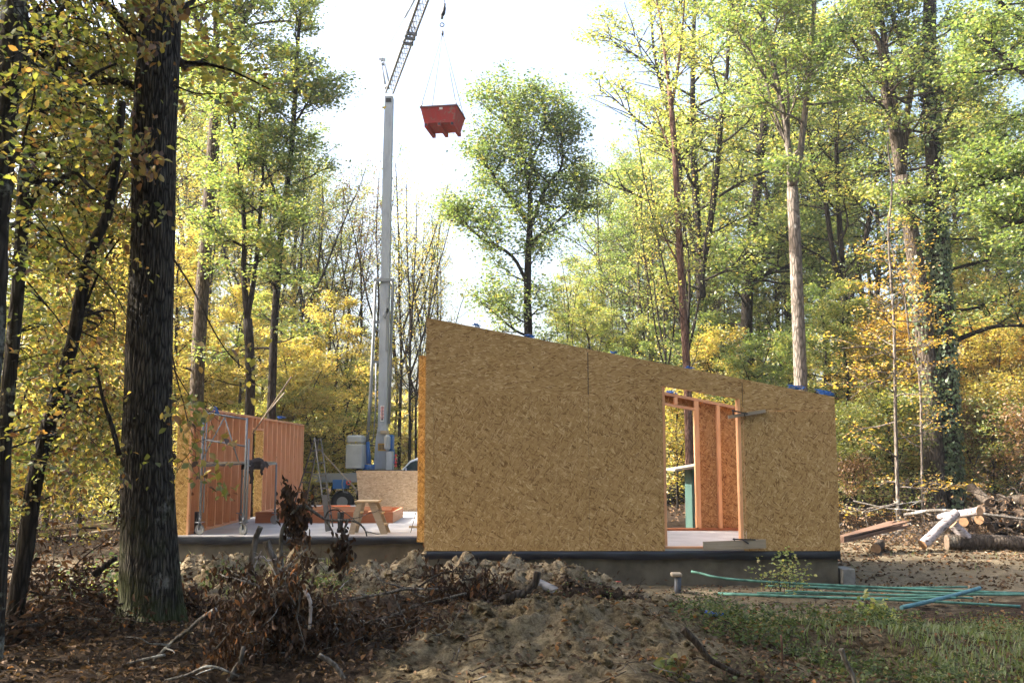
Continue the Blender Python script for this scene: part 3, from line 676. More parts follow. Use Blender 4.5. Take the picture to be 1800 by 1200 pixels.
def ivy_on(o, P, r, seed, n, hmax):
    rs = np.random.RandomState(seed); sp = smooth_path(P, 6); t = rs.rand(n) * hmax; a = rs.uniform(0, 6.28, n)
    keep = fbm(a * 1.2 + 9, t * 12, 3) > .02; t, a = t[keep], a[keep]; n = len(t)
    C = np.array([tuple(along(sp, q)) for q in t]); out = np.stack([np.cos(a), np.sin(a), np.zeros(n)], 1); C = C + out * (r + rs.uniform(0, .1, n))[:, None]
    link('ivy', leaf_data('ivy', C, rs.randn(n, 3) * .6 + np.array([0, 0, -1]), norm(out + rs.randn(n, 3) * .5), rs.uniform(.07, .14, n), rs.rand(n), M['ivy'], .85), o)
leaner = [o for o in scene.objects if o.get('label', '').startswith('thick grey trunk leaning')][0]
ivy_on(leaner, based(31, (1645,893), (1641,770), (1628,620), (1612,480), (1600,400)), .31, 8, 2600, .95)
tree('pale_sapling', 'slender pale-barked sapling with golden leaves, taller of the two by the logs', 'tree', B(1577, 26),
     [(based(26, (1579,900), (1575,780), (1573,650), (1571,560), (1564,460), (1562,400), (1568,330), (1560,250)), .055, .02, 1.4), (pix(26, (1571,560), (1578,535), (1590,520)), .02, .01, .2), (pix(26, (1570,690), (1545,670), (1520,680), (1495,700)), .022, .008, .3), (pix(26, (1572,630), (1530,610), (1480,612)), .02, .008, .3)],
     M['bark_pale'], M['leaf_gold'], 208, 1500, .10, dict(n=15, t0=.12, t1=.75, length=1.7, el=(-.05, .5), nsub=5), spread=.22, zs=.3, tilt=.4, bias=-.05)
tree('pale_sapling', 'crooked thin pale sapling with golden leaves close against the leaning oak', 'tree', B(1622, 28),
     [(based(28, (1622,893), (1620,780), (1616,660), (1600,600), (1590,520), (1576,470), (1562,420), (1530,370)), .045, .015, 1.2)],
     M['bark_pale'], M['leaf_gold'], 209, 1300, .10, dict(n=15, t0=.1, t1=.75, length=1.6, el=(-.05, .5), nsub=5), spread=.22, zs=.3, tilt=.4)
tree('bare_topped_tree', 'reddish slim trunk with bare twiggy top rising behind the middle of the gable', 'tree', B(1208, 33),
     [(based(33, (1210,720), (1206,620), (1198,500), (1193,400), (1188,300), (1182,210), (1176,150)), .15, .09, .5), (pix(33, (1176,150), (1168,90), (1160,30), (1145,-40)), .06, .02, .6), (pix(33, (1180,190), (1192,120), (1200,50), (1205,-40)), .06, .02, .6), (pix(33, (1186,280), (1165,230), (1150,190)), .04, .015, .4), (pix(33, (1196,470), (1170,420), (1160,390)), .04, .015, .4)],
     M['bark_red'], M['leaf_mid'], 210, 5000, .115, dict(n=11, t0=.25, length=1.6, el=(.5, 1.2), nsub=6), spread=.25)
tree('oak_tree', 'dark tall trunk with heavy level limbs behind the door opening', 'tree', B(1318, 41),
     [(based(41, (1312,780), (1312,600), (1318,450), (1332,330), (1345,200), (1360,80)), .32, .14, 1.2), (pix(41, (1318,500), (1360,475), (1400,470)), .12, .06, .5), (pix(41, (1318,470), (1360,445), (1405,440)), .1, .06, .5)],
     M['bark_dark'], M['leaf_green'], 211, 22000, .15, dict(n=22, t0=.15, length=3.6, el=(-.1, .7), nsub=8), spread=.36, zs=.35, bias=-.05)
tree('oak_tree', 'dark green wide-limbed oak overhanging the wood pile from beyond the frame edge', 'tree', B(1925, 24),
     [(based(24, (1935,950), (1925,700), (1905,400), (1880,150), (1860,-100)), .34, .16, .6), (pix(24, (1905,420), (1840,300), (1780,310), (1720,325)), .12, .05, 1), (pix(24, (1890,250), (1820,150), (1760,100), (1720,60)), .1, .04, 1), (pix(24, (1880,150), (1830,60), (1770,20), (1720,-40)), .1, .04, 1), (pix(24, (1910,480), (1850,400), (1800,390), (1760,400)), .08, .03, 1)],
     M['bark_dark'], M['leaf_green'], 212, 22000, .12, dict(n=8, t0=.2, length=1.8, el=(-.1, .6), nsub=7), spread=.28, bias=-.02)

# --- the forest: copies of ten built trees -----------------------------------------
rf = random.Random(2024)
def zone_word(px):
    for lim, w in ((300, 'left of the stud wall'), (560, 'beyond the stud wall'), (780, 'behind the crane'), (1060, 'beneath the lone green oak'), (1480, 'behind the gable'), (1640, 'by the pale saplings'), (9999, 'behind the wood pile')):
        if px < lim: return w.replace('left of', 'short of')
def put(kinds, rows, label, gname, leaf=None, jx=14, jy=1.5, sc=(.85, 1.15), cat='tree', bark=None):
    for px, Y, *s in rows:
        x = px + rf.uniform(-jx, jx); y = Y + rf.uniform(-jy, jy); k = rf.choice(kinds); w = zone_word(px)
        lf = rf.choice(leaf) if leaf else None
        c = {'yellow_leaves': 'yellow', 'yellow_green_leaves': 'yellow-green', 'green_leaves': 'green', 'golden_leaves': 'golden', 'rust_leaves': 'rust-brown'}[(lf or T_leaf(k)).name]
        plant(k, x, y, f'{label.format(c=c)} {w}', f'{c} {gname} {w}', lf, bark, (s[0] if s else 1) * rf.uniform(*sc), cat, rf)
LY, LM, LG, LO, LR = M['leaf_yellow'], M['leaf_mid'], M['leaf_green'], M['leaf_gold'], M['leaf_rust']
# yellow beeches of the understory
put(['beech_a', 'beech_b'], [(330,40,.9),(395,37,.8),(450,40,.9),(505,38,.85),(545,42,.9),(575,40,.9),(620,46,.9),(655,44,.8),(350,35,.75),(415,36,.8),(470,35,.7),(520,36,.75),(560,37,.75),(600,40,.8),(640,41,.75)], 'layered young beech with {c} leaves', 'young beeches', [LY, LY, LM])
put(['beech_a', 'beech_b', 'beech_c'], [(360,48,1.1),(430,47,1.1),(490,50,1.1),(550,50,1.1),(600,52,1.05),(640,52,1.0)], 'tall beech with {c} leaves', 'tall beeches', [LY, LM, LM])
put(['beech_a', 'beech_b'], [(985,40,.9),(1040,42,.9),(1085,40,.9),(1130,43,1),(1175,40,.9),(1230,40,.9),(1285,38,.9),(1340,36,.85),(1395,38,.9),(1450,36,.9),(1490,34,.85)], 'layered young beech with {c} leaves', 'young beeches', [LM, LM, LG, LY])
put(['beech_c'], [(1000,50,1),(1060,48,1.1),(1120,50,1.2),(1180,48,1.2),(1250,47,1.2),(1320,48,1.2),(1385,46,1.2),(1450,45,1.2)], 'tall beech with {c} leaves', 'tall beeches', [LM, LM, LG])
put(['beech_a', 'beech_b'], [(1505,36,.7),(1540,34,.75),(1590,38,.9),(1625,36,.9),(1700,36,1),(1730,34,.9),(1765,37,1.1),(1800,35,1),(1850,37,1.1),(1720,42,1.2),(1790,42,1.2),(1560,44,.9)], 'young beech with {c} leaves', 'autumn beeches', [LO, LO, LY])
# tall oaks closing the wood
put(['oak_a', 'oak_c'], [(330,52,1),(420,55,1.0),(500,54,.9),(540,60,.85)], 'tall airy oak with thin {c} crown', 'tall oaks', [LM, LG])
put(['oak_a', 'oak_b', 'oak_c'], [(1085,52,.78),(1120,46,.8),(1165,54,.95),(1205,47,1.0),(1265,52,1.1),(1330,54,1.15),(1390,50,1.1),(1450,48,1.1),(1500,52,1.15),(1560,50,1.1),(1640,52,1.1),(1710,48,1.05),(1780,46,1.05),(1850,44,1.0),(1240,40,1.0),(1480,39,.95),(1740,40,.9)], 'tall full-crowned oak with {c} leaves', 'tall oaks', [LG, LM])
put(['beech_c', 'oak_b'], [(1040,47,.62),(1062,52,.8)], 'mid-height tree with {c} leaves', 'mid-height trees', [LM])
# thin, half bare poles behind the crane
put(['pole_a', 'pole_b'], [(605,48,1.02),(632,50,1.0),(655,46,.95),(700,42,.95),(716,46,1.0),(730,43,.98),(745,47,.95),(760,44,.85),(772,48,.8),(690,50,1.0),(575,47,1.0),(722,40,.85)], 'thin half-bare tree with a few {c} leaves', 'half-bare trees', [LR, LY, LM], jx=6)
put(['pole_a', 'pole_b'], [(1000,42,.7),(1090,44,.9),(1150,44,1),(1170,40,1),(1225,41,1.1),(1140,40,.9),(1215,37,1.05),(1275,42,1)], 'thin straight tree with {c} leaves', 'thin trees', [LM, LY], jx=9)
put(['pole_a'], [(350,42,1),(405,44,1),(430,41,1),(520,43,1),(465,45,1.1)], 'thin straight tree with {c} leaves', 'thin trees', [LM, LY], jx=9)
# low growth
put(['shrub_a', 'shrub_b'], [(590,44),(640,47),(700,45),(735,46),(765,42),(1180,37),(1210,39),(1490,31),(1520,30),(1560,31),(1600,34),(1700,33),(1740,32),(1775,31),(1810,30),(1500,27,.7),(340,38),(420,40),(520,39),(870,50,.9),(900,52),(840,54),(800,52,.9)], 'bushy undergrowth shrub with {c} leaves', 'undergrowth shrubs', [LM, LY, LR], cat='shrub')
# woods short of the stud wall
put(['beech_a', 'beech_b', 'beech_c'], [(30,24,.9),(90,27,1),(150,25,.9),(205,28,1),(60,36,1.1),(130,38,1.1),(190,40,1.1),(255,36,1.1),(300,35,.9)], 'beech of the wood with {c} leaves', 'beeches', [LY, LM, LY])
put(['oak_a', 'oak_b', 'oak_c'], [(60,46,1),(230,46,1),(290,48,1)], 'tall oak of the wood with {c} leaves', 'tall oaks', [LM, LG, LY])
put(['shrub_a', 'shrub_b'], [(20,30),(75,31),(130,30,.7),(180,31,.7),(240,34),(290,36),(40,20,.6),(210,27,.6)], 'low shrub with {c} leaves', 'low shrubs', [LR, LY, LM], cat='shrub')
# trees outside the picture whose crowns shade the foreground
for X, Y, k, s in ((-13,14,'oak_a',1), (-16,19,'oak_c',1), (-11.5,9.5,'oak_b',.9), (-17,11,'oak_a',1.05), (-20,16,'oak_c',1.1), (-14,5,'oak_b',1), (-9,4,'beech_c',1.1), (-22,22,'oak_a',1), (-8,0,'oak_a',.9), (-3,-6,'oak_c',1), (4,-7,'oak_a',1), (10,-3,'oak_b',1), (13,4,'oak_c',.9), (-7.5,-4,'beech_c',1.2), (-2,-8,'beech_a',1.3), (3,-7.5,'beech_c',1.2), (8,-6,'beech_b',1.3), (11,-7,'beech_c',1.3), (-10,-6,'beech_a',1.4), (1,-9,'oak_a',.8), (-5,-8,'oak_b',.9), (6,-9,'oak_c',.9), (12,0,'beech_c',1.2), (15,-4,'oak_a',1), (-11,2,'beech_c',1.2), (-16,-6,'oak_b',1.1), (-14,-3,'oak_c',1), (17,10,'oak_a',.9), (0,-12,'oak_b',1.1), (9,-12,'oak_a',1.1), (-9,-11,'oak_b',1.1)):
    plant(k, 0, Y, 'tall tree at the rim of the clearing facing the gable', 'trees at the rim of the clearing', rf.choice([LM, LG]), None, s, 'tree', rf, X=X)

# far wood that closes the view
def far_wood():
    rs = np.random.RandomState(8); n = 42000
    ang = rs.uniform(-.62, .62, n); Y = rs.uniform(58, 95, n); X = Y * np.tan(ang) * 1.0
    top = 6.5 + 2.5 * fbm(X * .12, Y * .1, 3) + 4 * sst(8, 20, X) + 4 * (1 - sst(-24, -14, X))
    z = rs.rand(n) ** .8 * top
    C = np.stack([X, Y, z + terrain(X, Y)], 1)
    clump = fbm(X * .5, z * .8, 3)
    tint = np.clip(.5 + clump * .8 + rs.randn(n) * .15, 0, 1)
    o = link('far_wood', leaf_data('far_wood', C, rs.randn(n, 3), norm(rs.randn(n, 3) + np.array([0, 0, .6])), rs.uniform(.25, .5, n), tint, M['leaf_yellow'], .7))
    tag(o, 'yellow-green mass of distant woodland closing the view', 'woodland', None, 'stuff')
    mb = MB(); rng = random.Random(6)
    for i in range(130):
        y = rng.uniform(56, 85); x = y * math.tan(rng.uniform(-.6, .6)); h = rng.uniform(6, 9) + (6 if x > 9 else 0)
        mb.tube([(x, y, gz(x, y) - .3), (x + rng.gauss(0, .3), y, h * .5), (x + rng.gauss(0, .5), y, h)], [.16, .11, .03], 5)
    mb.build('far_trunks', M['bark_dark'], o)
far_wood()
# ------------------------------------------------------------------ ground sheet
def build_ground():
    def lines(lo, hi, a, b, fine, grow):
        c = list(np.arange(a, b, fine)); s = fine
        x = a
        while x > lo: s *= grow; x -= s; c.insert(0, x)
        s = fine; x = c[-1]
        while x < hi: s *= grow; x += s; c.append(x)
        return np.array(c)
    xs = lines(-400, 400, -8.5, 8.5, .05, 1.07); ys = lines(-60, 900, 4.5, 17.5, .05, 1.06)
    X, Y = np.meshgrid(xs, ys); Z = terrain(X, Y)
    # clods on the dug soil
    Z = Z + soil_relief(X, Y) + .012 * fbm(X * 12, Y * 12, 2) * (Y < 18)
    inside = (X > -6.3) & (X < -1.8) & (Y > 18.4) & (Y < 29) | (X > -1.3) & (X < 5.2) & (Y > 16.2) & (Y < 20)
    Z = np.where(inside, np.minimum(Z, .1), Z)
    ny, nx = X.shape; me = bpy.data.meshes.new('ground')
    co = np.stack([X, Y, Z], -1).reshape(-1)
    me.vertices.add(nx * ny); me.vertices.foreach_set('co', co.astype(np.float32))
    i = (np.arange(ny - 1)[:, None] * nx + np.arange(nx - 1)[None, :]).reshape(-1)
    q = np.stack([i, i + 1, i + nx + 1, i + nx], 1).reshape(-1)
    me.loops.add(len(q)); me.loops.foreach_set('vertex_index', q.astype(np.int32))
    me.polygons.add(len(i)); me.polygons.foreach_set('loop_start', (np.arange(len(i)) * 4).astype(np.int32))
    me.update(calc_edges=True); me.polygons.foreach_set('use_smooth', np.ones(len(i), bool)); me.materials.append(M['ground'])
    link('ground', me, kind='structure')
build_ground()

# ------------------------------------------------------------------ the timber house under construction
ZS = .60
def house():
    H = empty('timber_house', (0, 18, 0), 'half-built timber house with sloping gable of pressed strand board on a raised concrete base', 'house')
    x0, x1, yf, yb = -1.435, 5.352, 16.0, 19.95
    zt = lambda x: 4.40 - .196 * (x - x0)
    xl = -6.44
    # base
    m = MB(); m.box(xl, -1.402, 18.35, 29.9, -.4, .50); m.box(-1.398, 5.32, 16.06, 20.1, -.4, .50)
    m.build('foundation', M['concrete'], H)
    m = MB(); m.box(xl + .02, -1.432, 18.3, 29.9, .502, ZS); m.box(-1.43, 5.33, 16.03, 20.12, .502, ZS - .001)
    m.build('floor_slab', M['slab'], H)
    # joint and course lines of the blockwork base
    # membrane draped over the slab edge
    def drape(P, nrm, seed, name='membrane'):
        rs = random.Random(seed); mb = MB(); n = len(P); nrm = Vector(nrm)
        prof = [(-.16, .004), (-.02, .005), (.018, -.012), (.03, -.06), (.03, -.10), (.022, -.135)]
        for i, p in enumerate(P):
            wv = .010 * math.sin(i * .9 + seed) + rs.uniform(-.008, .008); wz = .012 * math.sin(i * .37) + rs.uniform(-.008, .008)
            for k, (o, z) in enumerate(prof):
                q = p + nrm * (o + (wv if k > 2 else 0)) + Vector((0, 0, ZS + z + (wz if k > 3 else 0)))
                mb.v.append(tuple(q))
        for i in range(n - 1):
            for k in range(5):
                a = i * 6 + k; mb.f.append((a, a+1, a+7, a+6)); mb.sm.append(True)
        mb.build(name, M['membrane'], H)
    N = 60
    drape([Vector((xl + .02 + (-1.74 - xl) * i / N, 18.3, 0)) for i in range(N + 1)], (0, -1, 0), 1)
    drape([Vector((x0 + .01 + (5.34 - x0) * i / N, 16.02, -.035)) for i in range(N + 1)], (0, -1, 0), 2)
    drape([Vector((5.33, 16.02 + 4 * i / 40, -.03)) for i in range(41)], (1, 0, 0), 3)
    drape([Vector((-1.43, 18.28 - 2.24 * i / 30, -.03)) for i in range(31)], (-1, 0, 0), 4)
    # gable wall: sheets on studs
    dl, dr = X_at(1166, 16), X_at(1304, 16)
    zd = lambda x: at(1166, 678, 16).z - .165 * (x - dl)
    s1, s2, s3 = X_at(762, 16), X_at(1035, 16), X_at(1308, 16)
    zb = .565; zm = at(900, 695, 16).z; zr = at(1400, 722, 16).z
    G = MB(); g = .003
    def sheet(xa, xb, za, zb_, mat, lab=None, th=.012, yo=0):
        """sheet with a flat foot and a top that may slope; za, zb_ are functions of x"""
        n = max(2, int((xb - xa) / .4)); mb = MB(); poly = []
        f = lambda v, x: v(x) if callable(v) else v
        xs_ = [xa + (xb - xa) * i / n for i in range(n + 1)]
        poly = [Vector((x, yf + yo, f(za, x))) for x in xs_] + [Vector((x, yf + yo, f(zb_, x))) for x in reversed(xs_)]
        mb.prism(poly, (0, th, 0)); return mb
    gw = sheet(x0, s1 - g, zb, zm - g, None).build('gable_wall', M['osb_v'], H)
    for k, (a, b, c, d, mt, yo) in enumerate(((s1, s2 - .002, zb, zm - g, 'osb_v', 0), (s2 + .002, dl, zb, zm - g, 'osb_v', .001), (x0, s2 - .007, zm, zt, 'osb_h', .0), (s2 + .007, dl - .001, zm, zt, 'osb_h', -.001),
                                    (dl, s3 - .006, zd, zt, 'osb_h', -.001), (dr, s3 - g, zb, lambda x: zd(dr), 'osb_v', 0), (s3 + g, x1, zb, zr - g, 'osb_v', -.0015), (s3 + .006, x1, zr, zt, 'osb_h', -.001))):
        o = sheet(a, b, c, d, None, yo=yo).build('osb_sheet', M[mt], gw)
    fr = MB(); ya, yb2 = yf + .016, yf + .158
    for x in np.arange(x0 + .03, x1, .6):
        if dl - .05 < x < dr + .05: fr.prism([(x - .022, ya, zd(x) + .06), (x + .022, ya, zd(x) + .06), (x + .022, ya, zt(x) - .055), (x - .022, ya, zt(x) - .052)], (0, .142, 0)); continue
        fr.prism([(x - .022, ya, ZS + .048), (x + .022, ya, ZS + .048), (x + .022, ya, zt(x) - .055), (x - .022, ya, zt(x) - .052)], (0, .142, 0))
    fr.build('stud', M['stud'], gw)
    for x in (s2, s3):
        fr = MB(); fr.prism([(x - .03, yf + .0125, zt(x) - .46 if x == s3 else zm + .01), (x + .03, yf + .0125, zt(x) - .46 if x == s3 else zm + .01), (x + .03, yf + .0125, zt(x) - .056), (x - .03, yf + .0125, zt(x) - .05)], (0, .003, 0)); fr.build('joint_strip', M['dark'], gw)
    fr = MB(); fr.prism([(x0, ya, zt(x0) - .05), (x1, ya, zt(x1) - .05), (x1, ya, zt(x1) - .004), (x0, ya, zt(x0) - .004)], (0, .142, 0)); fr.build('top_plate', M['stud_x'], gw)
    fr = MB(); fr.box(x0, dl - .001, ya, yb2, ZS + .001, ZS + .045); fr.box(dr, x1, ya, yb2, ZS + .001, ZS + .045); fr.box(dl, dr - .001, ya + .005, yb2, ZS + .001, ZS + .03); fr.build('bottom_plate', M['stud_x'], gw)
    df = MB(); df.box(dr - .05, dr - .004, yf + .004, yb2 + .01, ZS + .046, zd(dr) - .006); df.box(dl + .002, dl + .045, yf + .02, yb2 + .005, ZS + .046, zd(dl) - .012); df.build('door_frame', M['stud'], H)
    df = MB(); df.prism([(dl + .002, yf + .02, zd(dl) + .004), (dr - .004, yf + .02, zd(dr) + .004), (dr - .004, yf + .02, zd(dr) + .05), (dl + .002, yf + .02, zd(dl) + .05)], (0, .14, 0)); df.build('lintel', M['stud_x'], H)
    for x in (s1, s2):
        fr = MB(); fr.box(x - .03, x + .03, yf + .0125, yf + .0155, ZS + .05, zm); fr.build('joint_strip', M['dark'], gw)
    # side walls of the gable room
    m = MB(); zt_s = at(741, 625, 17.9).z; m.box(-1.735, -1.59, 17.92, 20.1, ZS - .06, zt_s); sw = m.build('side_wall', M['osb_side'], H, label='tall golden board end standing proud beside the gable')
    m = MB(); m.box(-1.737, -1.588, 17.905, 17.918, ZS - .06, zt_s + .001); m.build('end_board', M['osb_end'], sw)
    m = MB(); m.box(-1.588, x0 - .003, yf + 2.06, yf + 2.1, ZS, 3.7); m.build('end_board', M['osb_end'], sw)
    m = MB(); m.box(x0 + .001, x0 + .013, yf + .162, yb, ZS, zt(x0) - .06); m.build('side_wall', M['osb_side'], H)
    m = MB(); m.box(x1 - .013, x1 - .001, yf + .014, yb, zb, zt(x1) - .004); w = m.build('side_wall', M['osb_side'], H)
    m = MB()
    for y in np.arange(yf + .5, yb, .6): m.box(x1 - .16, x1 - .0145, y - .022, y + .022, ZS + .045, zt(x1) - .06)
    m.build('stud', M['stud'], w)
    # rear gable wall seen through the door
    rx0, rx1 = x0 + .1, x1 - .17; zr_t = lambda x: zt(x) - .10; yr = yb
    win_r = X_at(1220, yr); win_l = X_at(1085, yr); zh = lambda x: at(1190, 716, yr).z - .18 * (x - X_at(1190, yr))
    rw = MB()
    pl = lambda a, b, f0, f1, y, th: rw.prism([(a, y, f0(a)), (b, y, f0(b)), (b, y, f1(b)), (a, y, f1(a))], (0, th, 0))
    c0 = lambda x: ZS
    pl(win_r + .01, rx1 + .15, c0, zr_t, yr + .001, .012); pl(rx0, win_l - .002, c0, zr_t, yr + .001, .012); pl(win_l, win_r + .008, lambda x: zh(x) + .05, zr_t, yr + .001, .012)
    W = rw.build('rear_wall', M['osb_red'], H)
    ya, th = yr - .146, .145
    for x in (win_r + .022, win_r + .07, X_at(1262, yr), X_at(1305, yr), X_at(1345, yr), X_at(1390, yr), win_l - .03, win_l - .6, win_l - 1.2, win_l - 1.8, win_l - 2.4, win_l - 3.0):
        s = MB(); w = .034 if abs(x - X_at(1262, yr)) < .01 else .023
        s.prism([(x - w, ya, ZS + .05), (x + w, ya, ZS + .05), (x + w, ya, zr_t(x + w) - .06), (x - w, ya, zr_t(x - w) - .06)], (0, th, 0)); s.build('stud', M['stud'], W)
    s = MB(); s.prism([(rx0, ya - .002, zr_t(rx0) - .058), (rx1, ya - .002, zr_t(rx1) - .058), (rx1, ya - .002, zr_t(rx1) - .002), (rx0, ya - .002, zr_t(rx0) - .002)], (0, th, 0)); s.build('top_plate', M['stud_x'], W)
    s = MB(); s.box(rx0, rx1, ya - .002, yr, ZS + .001, ZS + .047); s.build('bottom_plate', M['beam_red'], W)
    s = MB(); s.prism([(win_l, ya, zh(win_l)), (win_r, ya, zh(win_r)), (win_r, ya, zh(win_r) + .05), (win_l, ya, zh(win_l) + .05)], (0, th, 0)); s.build('lintel', M['stud_x'], W)
    s = MB()
    for x in (X_at(1188, yr), X_at(1150, yr), X_at(1115, yr)): s.prism([(x - .035, ya, zh(x) + .055), (x + .035, ya, zh(x) + .055), (x + .035, ya, zr_t(x) - .06), (x - .035, ya, zr_t(x) - .06)], (0, th, 0))
    s.build('cripple_stud', M['stud'], W)
    # long stud wall across the slab: faces inwards
    p0, p1 = Vector((-6.19, 18.72, 0)), Vector((-6.40, 29.8, 0)); d = (p1 - p0).normalized(); nx_ = Vector((d.y, -d.x, 0)); Lw = (p1 - p0).length; ht = 3.06
    P = lambda u, o, z: p0 + d * u + nx_ * o + Vector((0, 0, z))     # o: inwards
    def blk(mb, u0, u1, o0, o1, z0, z1):
        mb.hexa([P(u0,o1,z0), P(u0,o0,z0), P(u1,o0,z0), P(u1,o1,z0), P(u0,o1,z1), P(u0,o0,z1), P(u1,o0,z1), P(u1,o1,z1)])
    ud0, ud1 = 4.75, 5.85; zdoor = 2.73
    sh = MB(); blk(sh, .014, ud0, -.165, -.152, ZS - .03, ht); blk(sh, ud1, Lw, -.165, -.152, ZS - .03, ht); blk(sh, ud0 + .001, ud1 - .001, -.165, -.152, zdoor, ht)
    SW = sh.build('stud_wall', M['panel_red'], H, label='open reddish stud wall with bare timbers facing the slab')
    u = .30; k = 0
    us = [.1, .62, 1.2, 1.78, 2.36, 2.94, 3.52, 4.1, ud0 - .03, ud1 + .03, 6.3, 6.85, 7.4, 7.95, 8.5, 9.05, 9.6, 10.15, 10.7, Lw - .03]
    for u in us:
        s = MB(); blk(s, u - .023, u + .023, -.150, .0, ZS + .046, ht - .047); s.build('stud', M['stud'], SW)
    for u in (4.75 + .33, 4.75 + .75):
        s = MB(); blk(s, u - .02, u + .02, -.150, -.001, zdoor + .05, ht - .047); s.build('stud', M['stud'], SW)
    s = MB(); blk(s, 0, Lw, -.151, .002, ht - .045, ht); s.build('top_plate', M['stud_y'], SW)
    s = MB(); blk(s, 0, ud0, -.151, .002, ZS + .001, ZS + .045); blk(s, ud1, Lw, -.151, .002, ZS + .001, ZS + .045); s.build('bottom_plate', M['stud_y'], SW)
    s = MB(); blk(s, ud0 + .002, ud1 - .002, -.151, .001, zdoor, zdoor + .048); s.build('lintel', M['stud_y'], SW)
    s = MB(); blk(s, ud1 - .06, ud1 + .005, -.19, .004, ZS + .002, zdoor - .002); s.build('door_lining', M['osb_end'], SW)
    s = MB(); blk(s, -.013, .0, -.27, -.03, ZS - .08, ht + .02); s.build('end_board', M['osb_end'], SW)
    s = MB(); blk(s, -.03, .012, -.028, .01, ZS + .001, ht + .0); s.build('corner_post', M['stud'], SW)
    # low board wall at the far end of the slab
    a, b = at(632, 895, 26.6), at(632, 826, 26.6)
    mb = MB(); mb.prism([(a.x, 26.6, ZS + .002), (-1.78, 26.6, ZS + .002), (-1.78, 26.6, 1.70), (a.x - .11, 26.6, 1.70)], (0, .018, 0)); lw = mb.build('low_wall', M['osb_pale'], H, label='low board wall across the far end of the slab')
    mb = MB()
    for x in np.arange(a.x + .05, -1.8, .6): mb.box(x - .022, x + .022, 26.62, 26.74, ZS + .002, 1.66)
    mb.build('stud', M['stud'], lw)
house()

def prop(name, label, cat, loc, group=None): return empty(name, loc, label, cat, group)
def solo(name, mb, mat, label, cat, group=None, bevel=0): return mb.build(name, mat, None, bevel, label=label, cat=cat, group=group)

